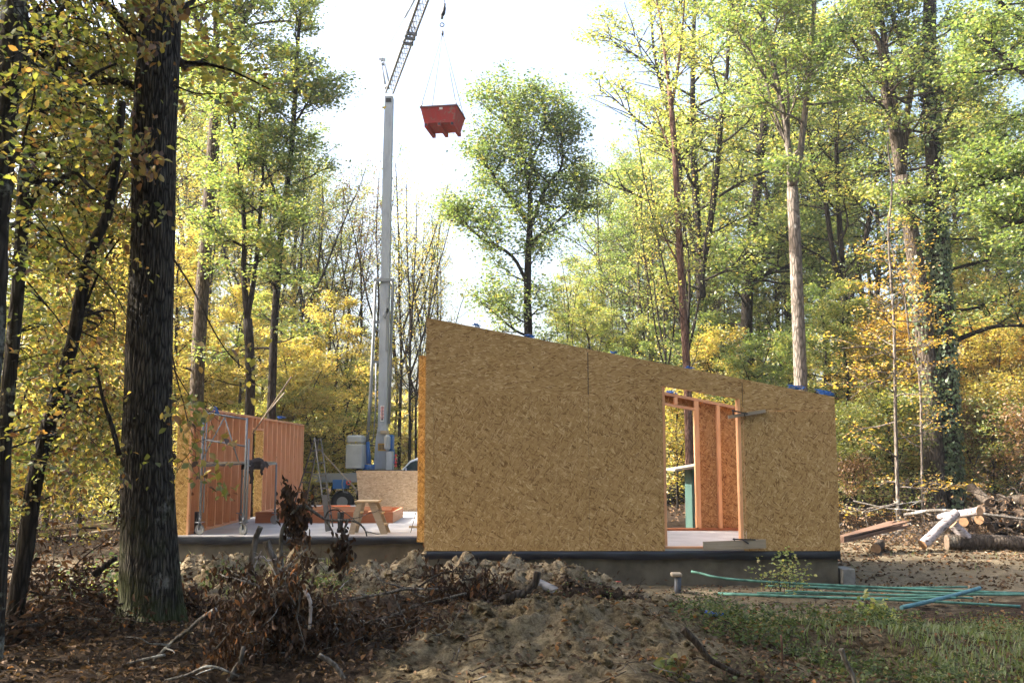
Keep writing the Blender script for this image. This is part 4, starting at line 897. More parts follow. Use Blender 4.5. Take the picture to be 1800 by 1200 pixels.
# ------------------------------------------------------------------ things on the slab
def scaffold():
    r = prop('scaffold_tower', 'wheeled tubular scaffold with a plank platform in front of the stud wall', 'scaffold', (-5.6, 20.3, ZS))
    A, Bp, C, D = Vector((-5.98, 18.75, 0)), Vector((-5.14, 18.75, 0)), Vector((-5.26, 21.7, 0)), Vector((-6.02, 21.7, 0))
    za = at(362, 722, 18.75).z; zb_ = at(423, 734, 18.75).z; zp = at(420, 817, 18.75).z
    def wheel(p, turn):
        w = MB(); c = p + Vector((0, 0, ZS + .10)); ax = Vector((math.cos(turn), math.sin(turn), 0)); w.disc(c, ax, .098, .04, 18); o = w.build('caster_wheel', M['wheel_grey'], r)
        h = MB(); h.disc(c, ax, .045, .05, 12); h.build('hub', M['galv'], o)
        f = MB(); u = ax
        for s in (-1, 1): f.bar(c + u * (.034 * s), c + u * (.034 * s) + Vector((0, 0, .14)), .008, .05)
        f.bar(c + Vector((0,0,.142)) - u * .09, c + Vector((0,0,.142)) + u * .09, .10, .014); f.tube([c + Vector((0,0,.14)), c + Vector((0,0,.24))], .025, 8); f.build('caster_fork', M['galv'], o)
    for p, t in ((A, 1.2), (Bp, 1.0), (C, -1.1), (D, .5)): wheel(p, t)
    m = MB(); up = lambda p, z: p + Vector((0, 0, z)); z0 = ZS + .22
    for p, z in ((A, za), (Bp, zb_)): m.tube([up(p, z0), up(p, z)], .024, 8)
    m.tube([up(A, za - .03), up(Bp, zb_ - .03)], .02, 8); m.tube([up(A, za - .55), up(Bp, zb_ - .55)], .017, 8)
    mid = A.lerp(Bp, .48); m.tube([up(A, zp + .1), up(mid, za - .12)], .014, 6); m.tube([up(mid, za - .12), up(A.lerp(Bp, .85), zp + .03)], .014, 6)
    m.tube([up(A, zp + .03), up(Bp, zp + .03)], .02, 8); m.tube([up(A + Vector((.06,0,0)), z0 + .2), up(A + Vector((.06,0,0)), za)], .014, 6); m.tube([up(Bp + Vector((.05, .0, 0)), z0), up(Bp + Vector((.05,0,0)), zp + .5)], .02, 8)
    m.build('end_frame', M['galv'], r)
    m = MB()
    for p in (C, D): m.tube([up(p, z0), up(p, zp + .02)], .022, 8)
    m.tube([up(C, zp), up(D, zp)], .02, 8); m.tube([up(D, zp), up(A, zp - .02)], .018, 8); m.tube([up(C, zp), up(Bp, zp - .02)], .018, 8); m.build('end_frame', M['galv'], r)
    for k in range(3):
        b = MB(); q0 = A.lerp(Bp, .18 + .3 * k) + Vector((0, -.12, zp + .04 + .002 * k)); q1 = D.lerp(C, .18 + .3 * k) + Vector((0, .2, zp + .036)); b.bar(q0, q1, .22, .035); b.build('platform_board', M['wood_grey'], r)
    # jacket thrown over the platform
    jr = prop('jacket', 'dark work jacket thrown over the scaffold platform with its sleeves hanging', 'jacket', (-5.2, 19.4, zp + .06))
    j = MB(); rg = random.Random(4); nx, ny = 16, 12; c = Vector((-5.02, 19.2, zp + .07))
    for i in range(nx):
        for k in range(ny):
            u = i / (nx - 1) - .5; v = k / (ny - 1) - .5
            x = c.x + u * .46 - .08; y = c.y + v * .5 + .1
            over = max(0, abs(u) - .38); z = c.z + .05 * math.exp(-(u / .28) ** 2 - (v / .35) ** 2) + .025 * math.sin(9 * u + 7 * v) + .02 * math.sin(17 * v + 3) - 1.0 * over * (1 if u > 0 else .5)
            if v < -.33: z -= (-.33 - v) * 1.6; y = c.y + .1 - .33 * .5 + .02 * math.sin(11 * u)
            j.v.append((x + rg.uniform(-.006, .006), y, max(z, c.z - .16)))
    for i in range(nx - 1):
        for k in range(ny - 1): a = i * ny + k; j.f.append((a, a + ny, a + ny + 1, a + 1)); j.sm.append(True)
    j.build('jacket_body', M['cloth'], jr)
    for (px0, py0, px1, py1, w, bend) in ((443, 818, 441, 850, .036, -.02), (459, 818, 461, 834, .028, .015)):
        s = MB(); a = at(px0, py0, 18.98); b = at(px1, py1, 18.94); s.tube([a + Vector((0, .06, .02)), a.lerp(b, .35) + Vector((bend, 0, 0)), a.lerp(b, .7) - Vector((bend, 0, 0)), b], [w, w * 1.05, w * .9, w * .8], 9, True, True, .25, rg); s.build('sleeve', M['cloth'], jr)
scaffold()

def step_stool():
    r = prop('step_stool', 'wooden double-sided step stool standing on the slab', 'step stool', (-2.75, 19.0, ZS))
    T0, T1 = at(630, 880, 19.1), at(666, 880, 19.1); zt = T0.z; yn, yf = 18.9, 19.35
    xl0, xr0 = at(614, 932, yn).x, at(679, 936, yn).x
    for y, k in ((yn, 0), (yf, 1)):
        a = MB(); e = .11
        a.prism([(T0.x, y, zt - .02), (T0.x + e, y, zt - .02), (xl0 + e * .9, y, ZS + .001), (xl0 - .02, y, ZS + .001)], (0, .028, 0)); a.build('side_rail', M['wood_grey'], r)
        a = MB(); a.prism([(T1.x - e - .08, y + .03, zt - .021), (T1.x - .04, y + .03, zt - .021), (xr0 + .02, y + .03, ZS + .001), (xr0 - e, y + .03, ZS + .001)], (0, .028, 0)); a.build('side_rail', M['wood_grey'], r)
    t = MB(); t.box(T0.x - .04, T1.x + .02, yn - .03, yf + .06, zt - .018, zt + .012); t.build('stool_top', M['wood_pale'], r, .004)
    for f in (.36, .72):
        s = MB(); x = T1.x - .10 + (xr0 - .05 - T1.x + .10) * f; z = zt - (zt - ZS) * f; s.box(x - .06, x + .10, yn + .06, yf + .028, z - .015, z + .012); s.build('step', M['wood_pale'], r)
        s = MB(); x = T0.x + .03 + (xl0 - T0.x) * f; s.box(x - .05, x + .09, yn + .03, yf - .002, z - .015, z + .012); s.build('step', M['wood_pale'], r)
step_stool()

def ladder():
    r = prop('folding_ladder', 'tall folding ladder spread open on the slab behind the step stool', 'ladder', (-4.1, 20.8, ZS))
    ap = at(558, 772, 20.6)
    def side(foot_l, foot_r, top_l, top_r, nm, n, w=.06, mat='alu'):
        m = MB(); m.bar(foot_l, top_l, .022, w * .75, (0,1,0)); m.bar(foot_r, top_r, .022, w * .75, (0,1,0)); o = m.build(nm, M[mat], r)
        for k in range(1, n + 1):
            s = MB(); t = k / (n + 1); s.tube([foot_l.lerp(top_l, t), foot_r.lerp(top_r, t)], .015, 7); s.build('rung', M['alu'], o)
    fl, fr = at(514, 897, 23.6), at(534, 900, 22.9)
    side(fl, fr, ap + Vector((-.08, .05, 0)), ap + Vector((.03, -.02, 0)), 'ladder_leg', 6, .055)
    f2, f3 = at(575, 932, 19.3), at(585, 925, 19.8)
    side(f2, f3, ap + Vector((-.06, .0, .03)), ap + Vector((.06, .06, .02)), 'ladder_leg', 6, .055)
    m = MB(); p0 = f2 + Vector((.02, -.01, .0)); p1 = at(571, 870, 19.6); m.bar(p0, p1, .10, .05, (0,1,0)); m.build('ladder_foot', M['alu'], r)
ladder()

def joist_frame():
    r = prop('floor_frame', 'low frame of reddish timber beams lying on the slab by the scaffold', 'timber frame', (-4.2, 22.8, ZS))
    a, b = X_at(452, 22.0), X_at(692, 22.0)
    for y0, h in ((22.0, .25), (24.0, .25)):
        m = MB(); m.box(a, b, y0, y0 + .05, ZS + .002, ZS + h); m.build('beam', M['beam_red'], r)
    for x in (a, a + .62, a + 1.24, a + 1.86, a + 2.48, b - .05):
        m = MB(); m.box(x, x + .045, 22.052, 23.998, ZS + .002, ZS + .24); m.build('joist', M['stud_y'], r)
    for k, (y, z) in enumerate(((22.35, .26), (22.6, .262), (22.62, .30))):
        m = MB(); m.box(a + .3 + .1 * k, b - .1, y, y + .06, ZS + z, ZS + z + .036); solo('timber_batten', m, M['stud_x'], 'reddish timber batten lying on the low floor frame', 'timber', 'battens on the floor frame')
    m = MB(); q = at(600, 891, 23.2); m.box(q.x - .45, q.x + .2, 23.0, 23.3, ZS + .262, ZS + .33); solo('orange_board', m, M['orange'], 'bright orange board lying on the floor frame behind the step stool', 'board')
    # stacked offcuts
    for k, (px, py, w, h, dpt, mt) in enumerate(((572,884,.45,.09,.4,'plank'), (545,886,.55,.06,.3,'dark'), (590,880,.3,.1,.3,'beam_red'), (540,878,.7,.04,.25,'plank'), (552,872,.6,.04,.2,'wood_grey'))):
        q = at(px, py, 24.6); m = MB(); m.box(q.x - w/2, q.x + w/2, 24.5 + .03 * k, 24.5 + dpt, ZS + .002 + (.1 if k > 2 else 0) + .045 * (k - 3) * (k > 2), ZS + .09 + (.1 if k > 2 else 0) + .045 * (k - 3) * (k > 2) - (.055 if k > 2 else 0))
        solo('timber_offcut', m, M[mt], 'timber offcut in the heap behind the folding ladder', 'timber', 'offcuts heaped behind the ladder')
joist_frame()

def small_slab_things():
    # dark rubber boots / roll
    m = MB(); q = at(345, 934, 18.95); m.tube([(q.x, 19.02, ZS + .005), (q.x, 19.02, ZS + .42)], .065, 14); o = solo('membrane_roll', m, M['dark'], 'dark upright roll leaning at the near end of the stud wall', 'roll')
    b = prop('rubber_boot', 'dark rubber boot standing beside the step stool', 'boot', (at(598, 932, 19.3).x, 19.3, ZS))
    c = b.location; m = MB(); m.tube([c + Vector((0,0,.02)), c + Vector((0,0,.12)), c + Vector((.0,0,.25)), c + Vector((.005,0,.40))], [.055, .05, .06, .07], 12); m.build('boot_shaft', M['rubber'], b)
    m = MB(); m.tube([c + Vector((-.04,0,.045)), c + Vector((.06,-.05,.05)), c + Vector((.13,-.09,.04)), c + Vector((.165,-.115,.03))], [.05, .052, .045, .02], 10); m.build('boot_foot', M['rubber'], b)
    m = MB(); m.tube([at(722, 935, 18.9) , at(733, 893, 18.5)], .008, 6); solo('steel_rod', m, M['cable'], 'thin steel rod leaning near the golden board end of the gable', 'rod')
    m = MB(); q = at(730, 920, 20.6); m.box(q.x - .12, q.x + .14, 20.5, 20.62, ZS + .002, ZS + .045); solo('wood_block', m, M['wood_pale'], 'small pale wood block on the sunlit slab edge', 'block')
    # long braces propping the stud wall and the low wall
    for a, b, lab in ((at(444, 762, 23.3), at(512, 662, 21.5), 'long pale green-grey lath rising steeply from the stud wall doorway'), (at(628, 862, 26.3), at(560, 788, 25.6), 'pale lath propping the left edge of the low board wall'), (at(470, 725, 24.6), at(500, 690, 24.2), 'short pale lath tip above the stud wall top')):
        m = MB(); m.bar(a, b, .03, .02); solo('brace_lath', m, M['wood_grey'], lab.replace('left edge', 'free edge'), 'lath')
    # batten and clamp across the door jamb, board at its foot
    m = MB(); m.bar(at(1280, 733, 15.96), at(1345, 722, 15.965), .05, .055, (0, 0, 1)); solo('batten', m, M['wood_grey'], 'short weathered batten fixed across the top of the door jamb', 'batten')
    c = prop('bar_clamp', 'dark bar clamp gripping the batten at the door jamb', 'clamp', at(1300, 725, 15.93))
    m = MB(); m.bar(at(1286, 721, 15.9), at(1314, 727, 15.91), .014, .02); m.build('clamp_bar', M['dark'], c)
    m = MB(); m.tube([at(1288, 719, 15.9), at(1289, 729, 15.9)], .012, 6); m.tube([at(1308, 724, 15.9), at(1309, 731, 15.9)], .010, 6); m.build('clamp_jaw', M['dark'], c)
    m = MB(); m.bar(at(1236, 959, 15.91), at(1346, 955, 15.93), .035, .14); solo('threshold_board', m, M['wood_grey'], 'weathered board laid on edge along the foot of the door opening', 'board')
    c = prop('bar_clamp', 'dark bar clamp lying on the threshold board', 'clamp', at(1300, 946, 15.9))
    m = MB(); m.bar(at(1288, 947, 15.9), at(1328, 948, 15.91), .015, .02); m.build('clamp_bar', M['dark'], c)
    m = MB(); m.tube([at(1306, 948, 15.9), at(1316, 955, 15.87)], .012, 6); m.tube([at(1290, 945, 15.9), at(1291, 950, 15.9)], .01, 6); m.build('clamp_jaw', M['dark'], c)
    # block at the corner
    m = MB(); a = at(1481, 990, 16.3); x0 = 5.36; m.box(x0, x0 + .20, 15.95, 16.4, -.12, .28); solo('concrete_block', m, M['block'], 'grey concrete block standing at the corner of the house base', 'block', None, .008)
    # blue lashing rope on the wall heads
    rg = random.Random(12)
    for px, py, Y, w, h, lab in ((1398, 676, 16.1, .35, .10, 'middle of the low end of the gable head'), (1448, 688, 16.1, .40, .09, 'lowest corner of the gable head'), (1080, 617, 16.15, .16, .06, 'gable head near the sheet joint'), (932, 588, 16.15, .22, .06, 'upper slope of the gable head'), (1210, 636, 16.15, .14, .05, 'gable head above the door'), (838, 573, 16.15, .16, .08, 'upper end of the gable head'),
                             (1180, 690, 19.85, .3, .08, 'rear wall head seen through the door'), (378, 722, 19.3, .22, .25, 'near end of the stud wall'), (492, 733, 25.6, .28, .08, 'middle of the stud wall head')):
        q = at(px, py, Y); m = MB()
        if Y < 17: q.z = 4.40 - .196 * (q.x + 1.435) + h * .5 + .012
        for k in range(3):
            pts = [q + Vector((rg.gauss(0, w * .22), rg.gauss(0, .05), rg.uniform(-h * .45, h * .35))) for _ in range(9)]; pts = [Vector((p.x, p.y, max(p.z - (.196 * (p.x - q.x) if Y < 20 and Y < 17 or Y == 19.85 else 0), q.z - h * .5 - .196 * (p.x - q.x) if Y < 17 else -9))) for p in pts]
            m.tube(smooth_path(pts, 4), .0065, 5)
        solo('rope_coil', m, M['strap'], f'tangle of bright blue rope on the {lab}', 'rope', 'blue rope tangles on the wall heads')
    m = MB(); q = at(1233, 682, 19.8); m.bar(q + Vector((0,0,-.1)), q + Vector((0,0,.12)), .09, .03); solo('blue_strap', m, M['strap'], 'upright blue strap above the rear wall head seen through the door', 'strap')
small_slab_things()

# green hut seen through the door
def green_hut():
    Y = 24.5; x0 = X_at(1215, Y); b = prop('green_hut', 'small green board hut with a slanting plank roof seen through the door opening', 'hut', (x0 + .5, Y + .4, gz(x0, Y)))
    z0 = gz(x0, Y); zt = at(1210, 826, Y).z
    m = MB()
    for k in range(9): m.box(x0 + k * .135, x0 + k * .135 + .13, Y, Y + .03, z0 + .12, zt)
    for k in range(7): m.box(x0 - .003, x0 + .027, Y + .032 + k * .135, Y + .03 + k * .135 + .13, z0 + .12, zt)
    m.box(x0 + 1.19, x0 + 1.22, Y + .03, Y + .98, z0 + .12, zt); m.box(x0 + .03, x0 + 1.18, Y + .95, Y + .98, z0 + .12, zt); m.build('hut_wall', M['greenpaint'], b)
    m = MB(); m.prism([(x0 - .45, Y - .2, zt - .02), (x0 + 1.4, Y - .2, zt + .28), (x0 + 1.4, Y - .2, zt + .33), (x0 - .45, Y - .2, zt + .03)], (0, 1.4, 0)); m.build('roof', M['wood_grey'], b)
    m = MB(); m.box(x0 - .5, x0 + 1.3, Y - .25, Y + 1.0, z0 - .1, z0 + .118); m.build('base_board', M['wood_pale'], b)
    m = MB(); m.disc((x0 + .22, Y - .006, z0 + .85), (0,1,0), .03, .03); m.build('door_knob', M['galv'], b)
green_hut()
# ------------------------------------------------------------------ self-erecting crane
def crane():
    Y = 36; g0 = at(676, 900, Y); xc = at(677, 640, Y).x
    r = prop('tower_crane', 'grey self-erecting tower crane with lattice jib, standing on a trailer beyond the slab', 'crane', (xc, Y, gz(xc, Y)))
    S = lambda px, py, y=Y: at(px, py, y)
    sec = lambda mb, rows: None
    def mast(rows, mat, name, d, par=r):
        """rows: (z, x0, x1) of a box section that changes width; d: depth"""
        mb = MB()
        for z, a, b in rows: mb.v += [(a, Y - d, z), (b, Y - d, z), (b, Y + d, z), (a, Y + d, z)]
        n = len(rows); mb.f.append((3,2,1,0)); mb.sm.append(False); e = 4 * (n - 1); mb.f.append((e, e+1, e+2, e+3)); mb.sm.append(False)
        for i in range(n - 1):
            for k in range(4): k2 = (k + 1) % 4; mb.f.append((4*i+k, 4*i+k2, 4*i+4+k2, 4*i+4+k)); mb.sm.append(False)
        return mb.build(name, mat, par)
    row = lambda py, a, b, y=Y: (S((a+b)/2, py, y).z, S(a, py, y).x, S(b, py, y).x)
    mast([row(824, 658, 682), row(775, 662, 684), row(748, 666, 680.5), row(500, 669.5, 685)], M['crane'], 'mast_foot', .27)
    mast([row(510, 670.5, 685), row(300, 673.5, 688.5), row(172, 677.5, 691.5)], M['crane'], 'mast', .19)
    m = MB(); a = S(679, 618); b = S(681, 525); m.bar((a.x + .06, Y - .30, a.z), (b.x + .06, Y - .30, b.z), .10, .06); m.bar((a.x - .08, Y - .3, S(0, 560).z), (a.x + .1, Y - .3, S(0, 545).z), .06, .1); m.build('guide_rail', M['galv'], r)
    # mast details
    m = MB(); q0, q1 = S(666.5, 780), S(681, 790); m.box(q0.x, q1.x, Y - .305, Y - .275, S(0, 792).z, S(0, 779).z); v = m.build('vent_panel', M['yellow'], r)
    m = MB(); w = (q1.x - q0.x)
    for k in range(5): m.box(q0.x + w * (.1 + .17 * k), q0.x + w * (.2 + .17 * k), Y - .309, Y - .306, S(0, 790).z, S(0, 781).z)
    m.build('slot', M['dark'], v)
    m = MB(); q0, q1 = S(670.5, 730), S(677, 730); zt, zb = S(0, 713).z, S(0, 741).z; m.box(q0.x, q1.x, Y - .29, Y - .272, zb, zt); sg = m.build('warning_sign', M['sticker'], r)
    m = MB(); cx = (q0.x + q1.x) / 2
    for k in range(4): m.torus((cx, Y - .293, zt - (zt - zb) * (.15 + .2 * k)), (0,1,0), .045, .010, 16, 5)
    m.build('prohibition_symbol', M['signred'], sg)
    m = MB(); m.prism([(cx - .05, Y - .296, zb + .05), (cx + .05, Y - .296, zb + .05), (cx, Y - .296, zb + .14)], (0, .004, 0))
    for k in range(4): m.box(cx - .012, cx + .012, Y - .295, Y - .292, zt - (zt - zb) * (.15 + .2 * k) - .022, zt - (zt - zb) * (.15 + .2 * k) + .022)
    m.build('pictogram', M['dark'], sg)
    m = MB(); q = S(684, 180); m.box(q.x - .10, q.x + .10, Y - .205, Y - .192, S(0, 183).z, S(0, 176).z); m.build('hatch', M['dark'], r)
    # side tubes
    m = MB(); m.tube([S(645, 786, 35.8), S(651, 700, 35.8), S(658, 560, 35.8), S(660, 500, 35.8), S(664, 492, 35.8), S(672, 490, 35.8)], .06, 8); m.build('side_strut', M['galv'], r)
    m = MB(); m.tube([S(683.5, 745, 35.8), S(687, 620, 35.8), S(690.5, 500, 35.8), S(688, 492, 35.8)], .055, 8); m.build('side_strut', M['galv'], r)
    m = MB(); m.bar(S(657, 492, 35.7), S(693, 492, 35.7), .08, .11); m.build('cross_bracket', M['galv'], r)
    for a_, b_, w_ in (((655, 566), (672, 566), .1), ((657, 573), (668, 584), .06), ((654, 636), (670, 636), .09)):
        m = MB(); m.bar(S(*a_, 35.8), S(*b_, 35.9), w_, w_); m.build('cross_bracket', M['galv'], r)
    m = MB(); m.tube([S(661, 636, 36), S(660, 720, 36), S(656, 770, 36), S(653, 776, 36)], .03, 6); m.build('hydraulic_rod', M['galv'], r)
    m = MB(); m.tube([S(646.5, 776, 35.7), S(648, 815, 35.7)], [.07, .09], 10); m.tube([S(648, 816, 35.7), S(648, 826, 35.7)], .22, 12); m.build('luffing_cylinder', M['blue'], r)
    m = MB(); m.bar(S(645, 782, 35.8), S(664, 783, 35.9), .05, .05); m.build('link_bar', M['dark'], r)
    # machinery
    a, b = S(613, 800, 35.6), S(642, 800, 35.6); m = MB(); m.box(a.x, b.x, 34.9, 35.9, S(0, 823, 35.6).z, S(0, 780.5, 35.6).z); bl = m.build('ballast_block', M['ballast'], r, .035)
    m = MB(); m.box(a.x + .01, b.x - .01, 34.92, 35.88, S(0, 779.5, 35.6).z, S(0, 765, 35.6).z); m.build('ballast_block', M['ballast'], r, .07)
    m = MB(); q0, q1 = S(684, 800), S(697, 800); m.box(q0.x, q1.x - .12, Y - .2, Y + .3, S(0, 790).z, S(0, 764).z); m.build('winch_housing', M['blue'], r, .02)
    m = MB(); m.tube([S(688.5, 815), S(688.5, 790)], .11, 14); m.build('hydraulic_tank', M['blue'], r)
    m = MB(); m.box(S(690, 0).x, S(699, 0).x, Y - .5, Y + .2, S(0, 792).z, S(0, 764).z); m.build('motor_cover', M['ballast'], r, .08)
    m = MB(); m.box(S(683, 0).x, S(694, 0).x, Y - .4, Y + .2, S(0, 763).z, S(0, 757).z); m.build('cover_plate', M['wood_pale'], r)
    m = MB(); m.box(S(694, 0).x, S(704, 0).x, Y - .55, Y + .1, S(0, 828).z, S(0, 793).z); cb = m.build('control_cabinet', M['ballast'], r, .01)
    m = MB(); q = S(699, 808)
    for k in range(4): m.disc((q.x, Y - .56, S(0, 800 + 6 * k).z), (0, 1, 0), .045, .02, 12)
    m.build('control_button', M['signred'], cb)
    # turntable and trailer
    m = MB(); q = S(672, 826); m.tube([(q.x, Y, S(0, 832).z), (q.x, Y, S(0, 825).z)], .75, 20, True, False); m.build('turntable', M['dark'], r)
    xa, xb = S(548, 838, 34.6).x, S(720, 838, 36).x; zc = S(0, 848, 34.8).z; zc2 = S(0, 830, 34.8).z
    m = MB(); m.bar((xa, 34.7, (zc + zc2) / 2), (S(628, 838, 34.7).x, 34.7, (zc + zc2) / 2), .22, zc2 - zc - .04); m.build('outrigger', M['galv'], r)
    m = MB(); m.box(S(618, 0, 35).x, xb + .6, 34.6, 37.2, zc + .05, zc2 - .05); m.box(S(607, 0, 35).x, S(628, 0, 35).x, 34.55, 35.4, S(0, 858, 35).z, S(0, 842, 35).z); m.build('chassis', M['blue'], r)
    m = MB(); q = S(546, 0, 34.7); m.tube([(q.x, 34.7, gz(q.x, 34.7) + .06), (q.x, 34.7, zc2 + .12)], .11, 10); m.tube([(q.x, 34.7, gz(q.x, 34.7) - .02), (q.x, 34.7, gz(q.x, 34.7) + .08)], .32, 14); m.build('outrigger_jack', M['dark'], r)
    for x in (S(619, 0, 34.6).x, S(712, 0, 36).x):
        m = MB(); zw = gz(x, 35) + .42; m.torus((x, 34.75, zw), (0, 1, 0), .29, .13, 22, 8); w = m.build('wheel', M['rubber'], r)
        m = MB(); m.disc((x, 34.74, zw), (0, 1, 0), .2, .16, 16); m.build('rim', M['galv'], w)
    m = MB(); q = S(613, 848, 34.5); m.torus((q.x, 34.5, q.z), (0, 1, 0), .07, .02, 14, 6); m.build('reflector', M['signred'], r)
    m = MB(); m.tube([S(604, 838, 34.5), S(601, 850, 34.45), S(604, 864, 34.5), S(612, 866, 34.5)], .02, 6); m.build('hose', M['galv'], r)
    # head, jib, tie bars
    top = S(684.5, 170); A = Vector((top.x, Y - .05, top.z + .12)); zj = A.z
    hook = Vector((at(779, 60, 25).x, 25, 0)); Bj = Vector((hook.x, hook.y, zj)); dirj = (Bj - A).normalized(); end = A + dirj * (Bj - A).length * 1.28
    side = dirj.cross(Vector((0, 0, 1))).normalized(); hj = .38; wj = .14
    chords = [(side * wj, 0), (side * -wj, 0), (Vector((0, 0, 0)), hj)]
    m = MB()
    for o, z in chords: m.tube([A + o + Vector((0, 0, z if z else 0)), end + o + Vector((0, 0, z))], .04, 6)
    jb = m.build('jib', M['jib_grey'], r)
    m = MB(); n = 34; L = (end - A).length
    for k in range(n):
        p = A + dirj * (L * k / n); q = A + dirj * (L * (k + .5) / n); p2 = A + dirj * (L * (k + 1) / n)
        for o in (side * wj, side * -wj):
            m.tube([p + o, q + Vector((0, 0, hj))], .014, 4, False); m.tube([q + Vector((0, 0, hj)), p2 + o], .014, 4, False)
        m.tube([p + side * wj, p - side * wj], .013, 4, False)
    m.build('lattice', M['jib_grey'], jb)
    m = MB()
    for f in (.33, .36, .385): 
        p = A + dirj * (L * f); m.bar(p + side * wj * 1.3 + Vector((0, 0, -.05)), p - side * wj * 1.3 + Vector((0, 0, -.05)), .08, .1); m.tube([p + side * wj * 1.2, p + Vector((0, 0, hj))], .03, 5); m.tube([p - side * wj * 1.2, p + Vector((0, 0, hj))], .03, 5)
    m.build('folding_joint', M['jib_grey'], jb)
    p = A + dirj * (L * .60); m = MB(); m.bar(p - dirj * .3, p + dirj * .3, .5, .25); m.build('joint_plate', M['dark'], jb)
    m = MB(); t1 = S(671, 106, 36.2); m.tube([t1 + Vector((-.06,0,0)), S(679, 158, 36.1)], .05, 6); m.tube([t1 + Vector((.08,0,0)), S(685, 150, 36.1)], .04, 6); m.bar(t1 + Vector((-.1, 0, .02)), t1 + Vector((.14, 0, .02)), .1, .1); m.build('cathead', M['crane'], r)
    m = MB(); m.tube([t1 + Vector((.03, 0, -.1)), t1 + Vector((.03, .05, -.2))], .1, 10); m.tube([S(680, 150, 36.1), S(681, 156, 36.1)], .09, 10); m.build('pulley', M['galv'], r)
    m = MB(); pend = A + dirj * (L * .62) + Vector((0, 0, hj)); m.tube([t1 + Vector((0, 0, .05)), pend], .009, 4); m.build('tie_cable', M['jib_grey'], r)
    m = MB(); q0 = t1.lerp(pend, .55); m.tube([q0, t1.lerp(pend, .9)], .03, 5); m.build('tie_bar', M['jib_grey'], r)
    m = MB(); m.tube([t1 + Vector((-.05, 0, 0)), S(667, 300, 36.1), S(652, 776, 36)], .007, 4); m.tube([A + Vector((0, -.2, 0)), Bj + Vector((0, 0, .05))], .007, 4); m.build('hoist_cable', M['cable'], r)
    m = MB(); m.bar(Bj - dirj * .25 + Vector((0, 0, -.08)), Bj + dirj * .25 + Vector((0, 0, -.08)), .34, .1); m.build('trolley', M['crane'], r)
    # hook block
    hk = at(781, 14, 25); kk = at(777, 46, 25); m = MB()
    m.tube([Bj + Vector((-.05, 0, -.1)), hk + Vector((0, 0, .1))], .008, 4); m.tube([Bj + Vector((.05, 0, -.1)), hk + Vector((0, 0, .1))], .008, 4); m.build('hoist_rope', M['cable'], r)
    hb = prop('hook_block', 'dark hook block with a curved hook hanging from the jib above the skip', 'hook', hk)
    m = MB(); m.tube(smooth_path([hk + Vector((.01,0,.12)), hk, at(779.5, 22, 25), at(777, 28, 25), at(777, 34, 25)], 4), [.03]*4 + [.05]*4 + [.06]*4 + [.04]*4 + [.025], 8); m.build('block', M['dark'], hb)
    m = MB(); m.torus(at(777, 44, 25), (0, 1, 0), .055, .014, 16, 6); m.build('hook_ring', M['dark'], hb)
    # skip
    n0 = at(740, 189, 25); sk = empty('skip', Vector((at(776, 215, 25).x, 25.4, at(776, 235, 25).z)), 'red steel skip hanging from the crane by four chains', 'skip')
    cx, cy = at(773, 205, 25).x + .05, 25.5; zt, zbm = at(760, 188, 25).z, at(760, 214, 25).z
    yaw = R(-9); cosy, siny = math.cos(yaw), math.sin(yaw)
    def W(x, y, z): return Vector((cx + x * cosy - y * siny, cy + x * siny + y * cosy, z))
    hx, hy, bx, by = .50, .54, .41, .44
    tilt = lambda x, y, z: W(x, y, z)
    def shell():
        mb = MB(); t = .012
        top = [W(-hx, -hy, zt), W(hx, -hy, zt), W(hx, hy, zt), W(-hx, hy, zt)]; bot = [W(-bx, -by, zbm), W(bx, -by, zbm), W(bx, by, zbm), W(-bx, by, zbm)]
        ti = [W(-hx+.03, -hy+.03, zt), W(hx-.03, -hy+.03, zt), W(hx-.03, hy-.03, zt), W(-hx+.03, hy-.03, zt)]; bi = [W(-bx+.03, -by+.03, zbm+.02), W(bx-.03, -by+.03, zbm+.02), W(bx-.03, by-.03, zbm+.02), W(-bx+.03, by-.03, zbm+.02)]
        mb.v = [tuple(p) for p in top + bot + ti + bi]
        for k in range(4):
            k2 = (k + 1) % 4; mb.f += [(k, 4+k, 4+k2, k2), (8+k, 8+k2, 12+k2, 12+k), (k, k2, 8+k2, 8+k)]; mb.sm += [False]*3
        mb.f += [(7,6,5,4), (12,13,14,15)]; mb.sm += [False]*2
        return mb
    shell().build('skip_body', M['redpaint'], sk)
    m = MB()
    for a, b in (((-hx,-hy),(hx,-hy)), ((hx,-hy),(hx,hy)), ((hx,hy),(-hx,hy)), ((-hx,hy),(-hx,-hy))): m.bar(W(*a, zt+.012), W(*b, zt+.012), .04, .035)
    m.build('rim', M['redrim'], sk)
    for x in (-bx + .05, 0, bx - .05):
        m = MB(); m.bar(W(x, -by - .02, zbm - .052), W(x, by + .06, zbm - .052), .09, .10); rn = m.build('runner', M['redpaint'], sk)
        m = MB(); c = W(x, -by - .022, zbm - .05); m.box(c.x - .036, c.x + .036, c.y - .008, c.y - .002, zbm - .085, zbm - .015); m.build('runner_mouth', M['dark'], rn)
    m = MB(); f0 = lambda u, z: W(u, -(by + (hy - by) * z) - .004, zbm + (zt - zbm) * z); m.prism([f0(.02, .80), f0(.11, .80), f0(.11, .93), f0(.02, .93)], (0, -.004, 0)); m.build('label_plate', M['sticker'], sk)
    kn = at(777, 53, 25) ; kn.y = 25.2
    for x, y in ((-hx, -hy), (hx, -hy), (hx, hy), (-hx, hy)):
        m = MB(); q = W(x * .97, y * .97, zt + .02); m.tube([q, q + (kn - q).normalized() * .12], .022, 6); lug = m.build('lifting_lug', M['galv'], sk)
        m = MB(); m.tube([q + (kn - q).normalized() * .1, kn], .009, 5); m.build('sling', M['jib_grey'], sk)
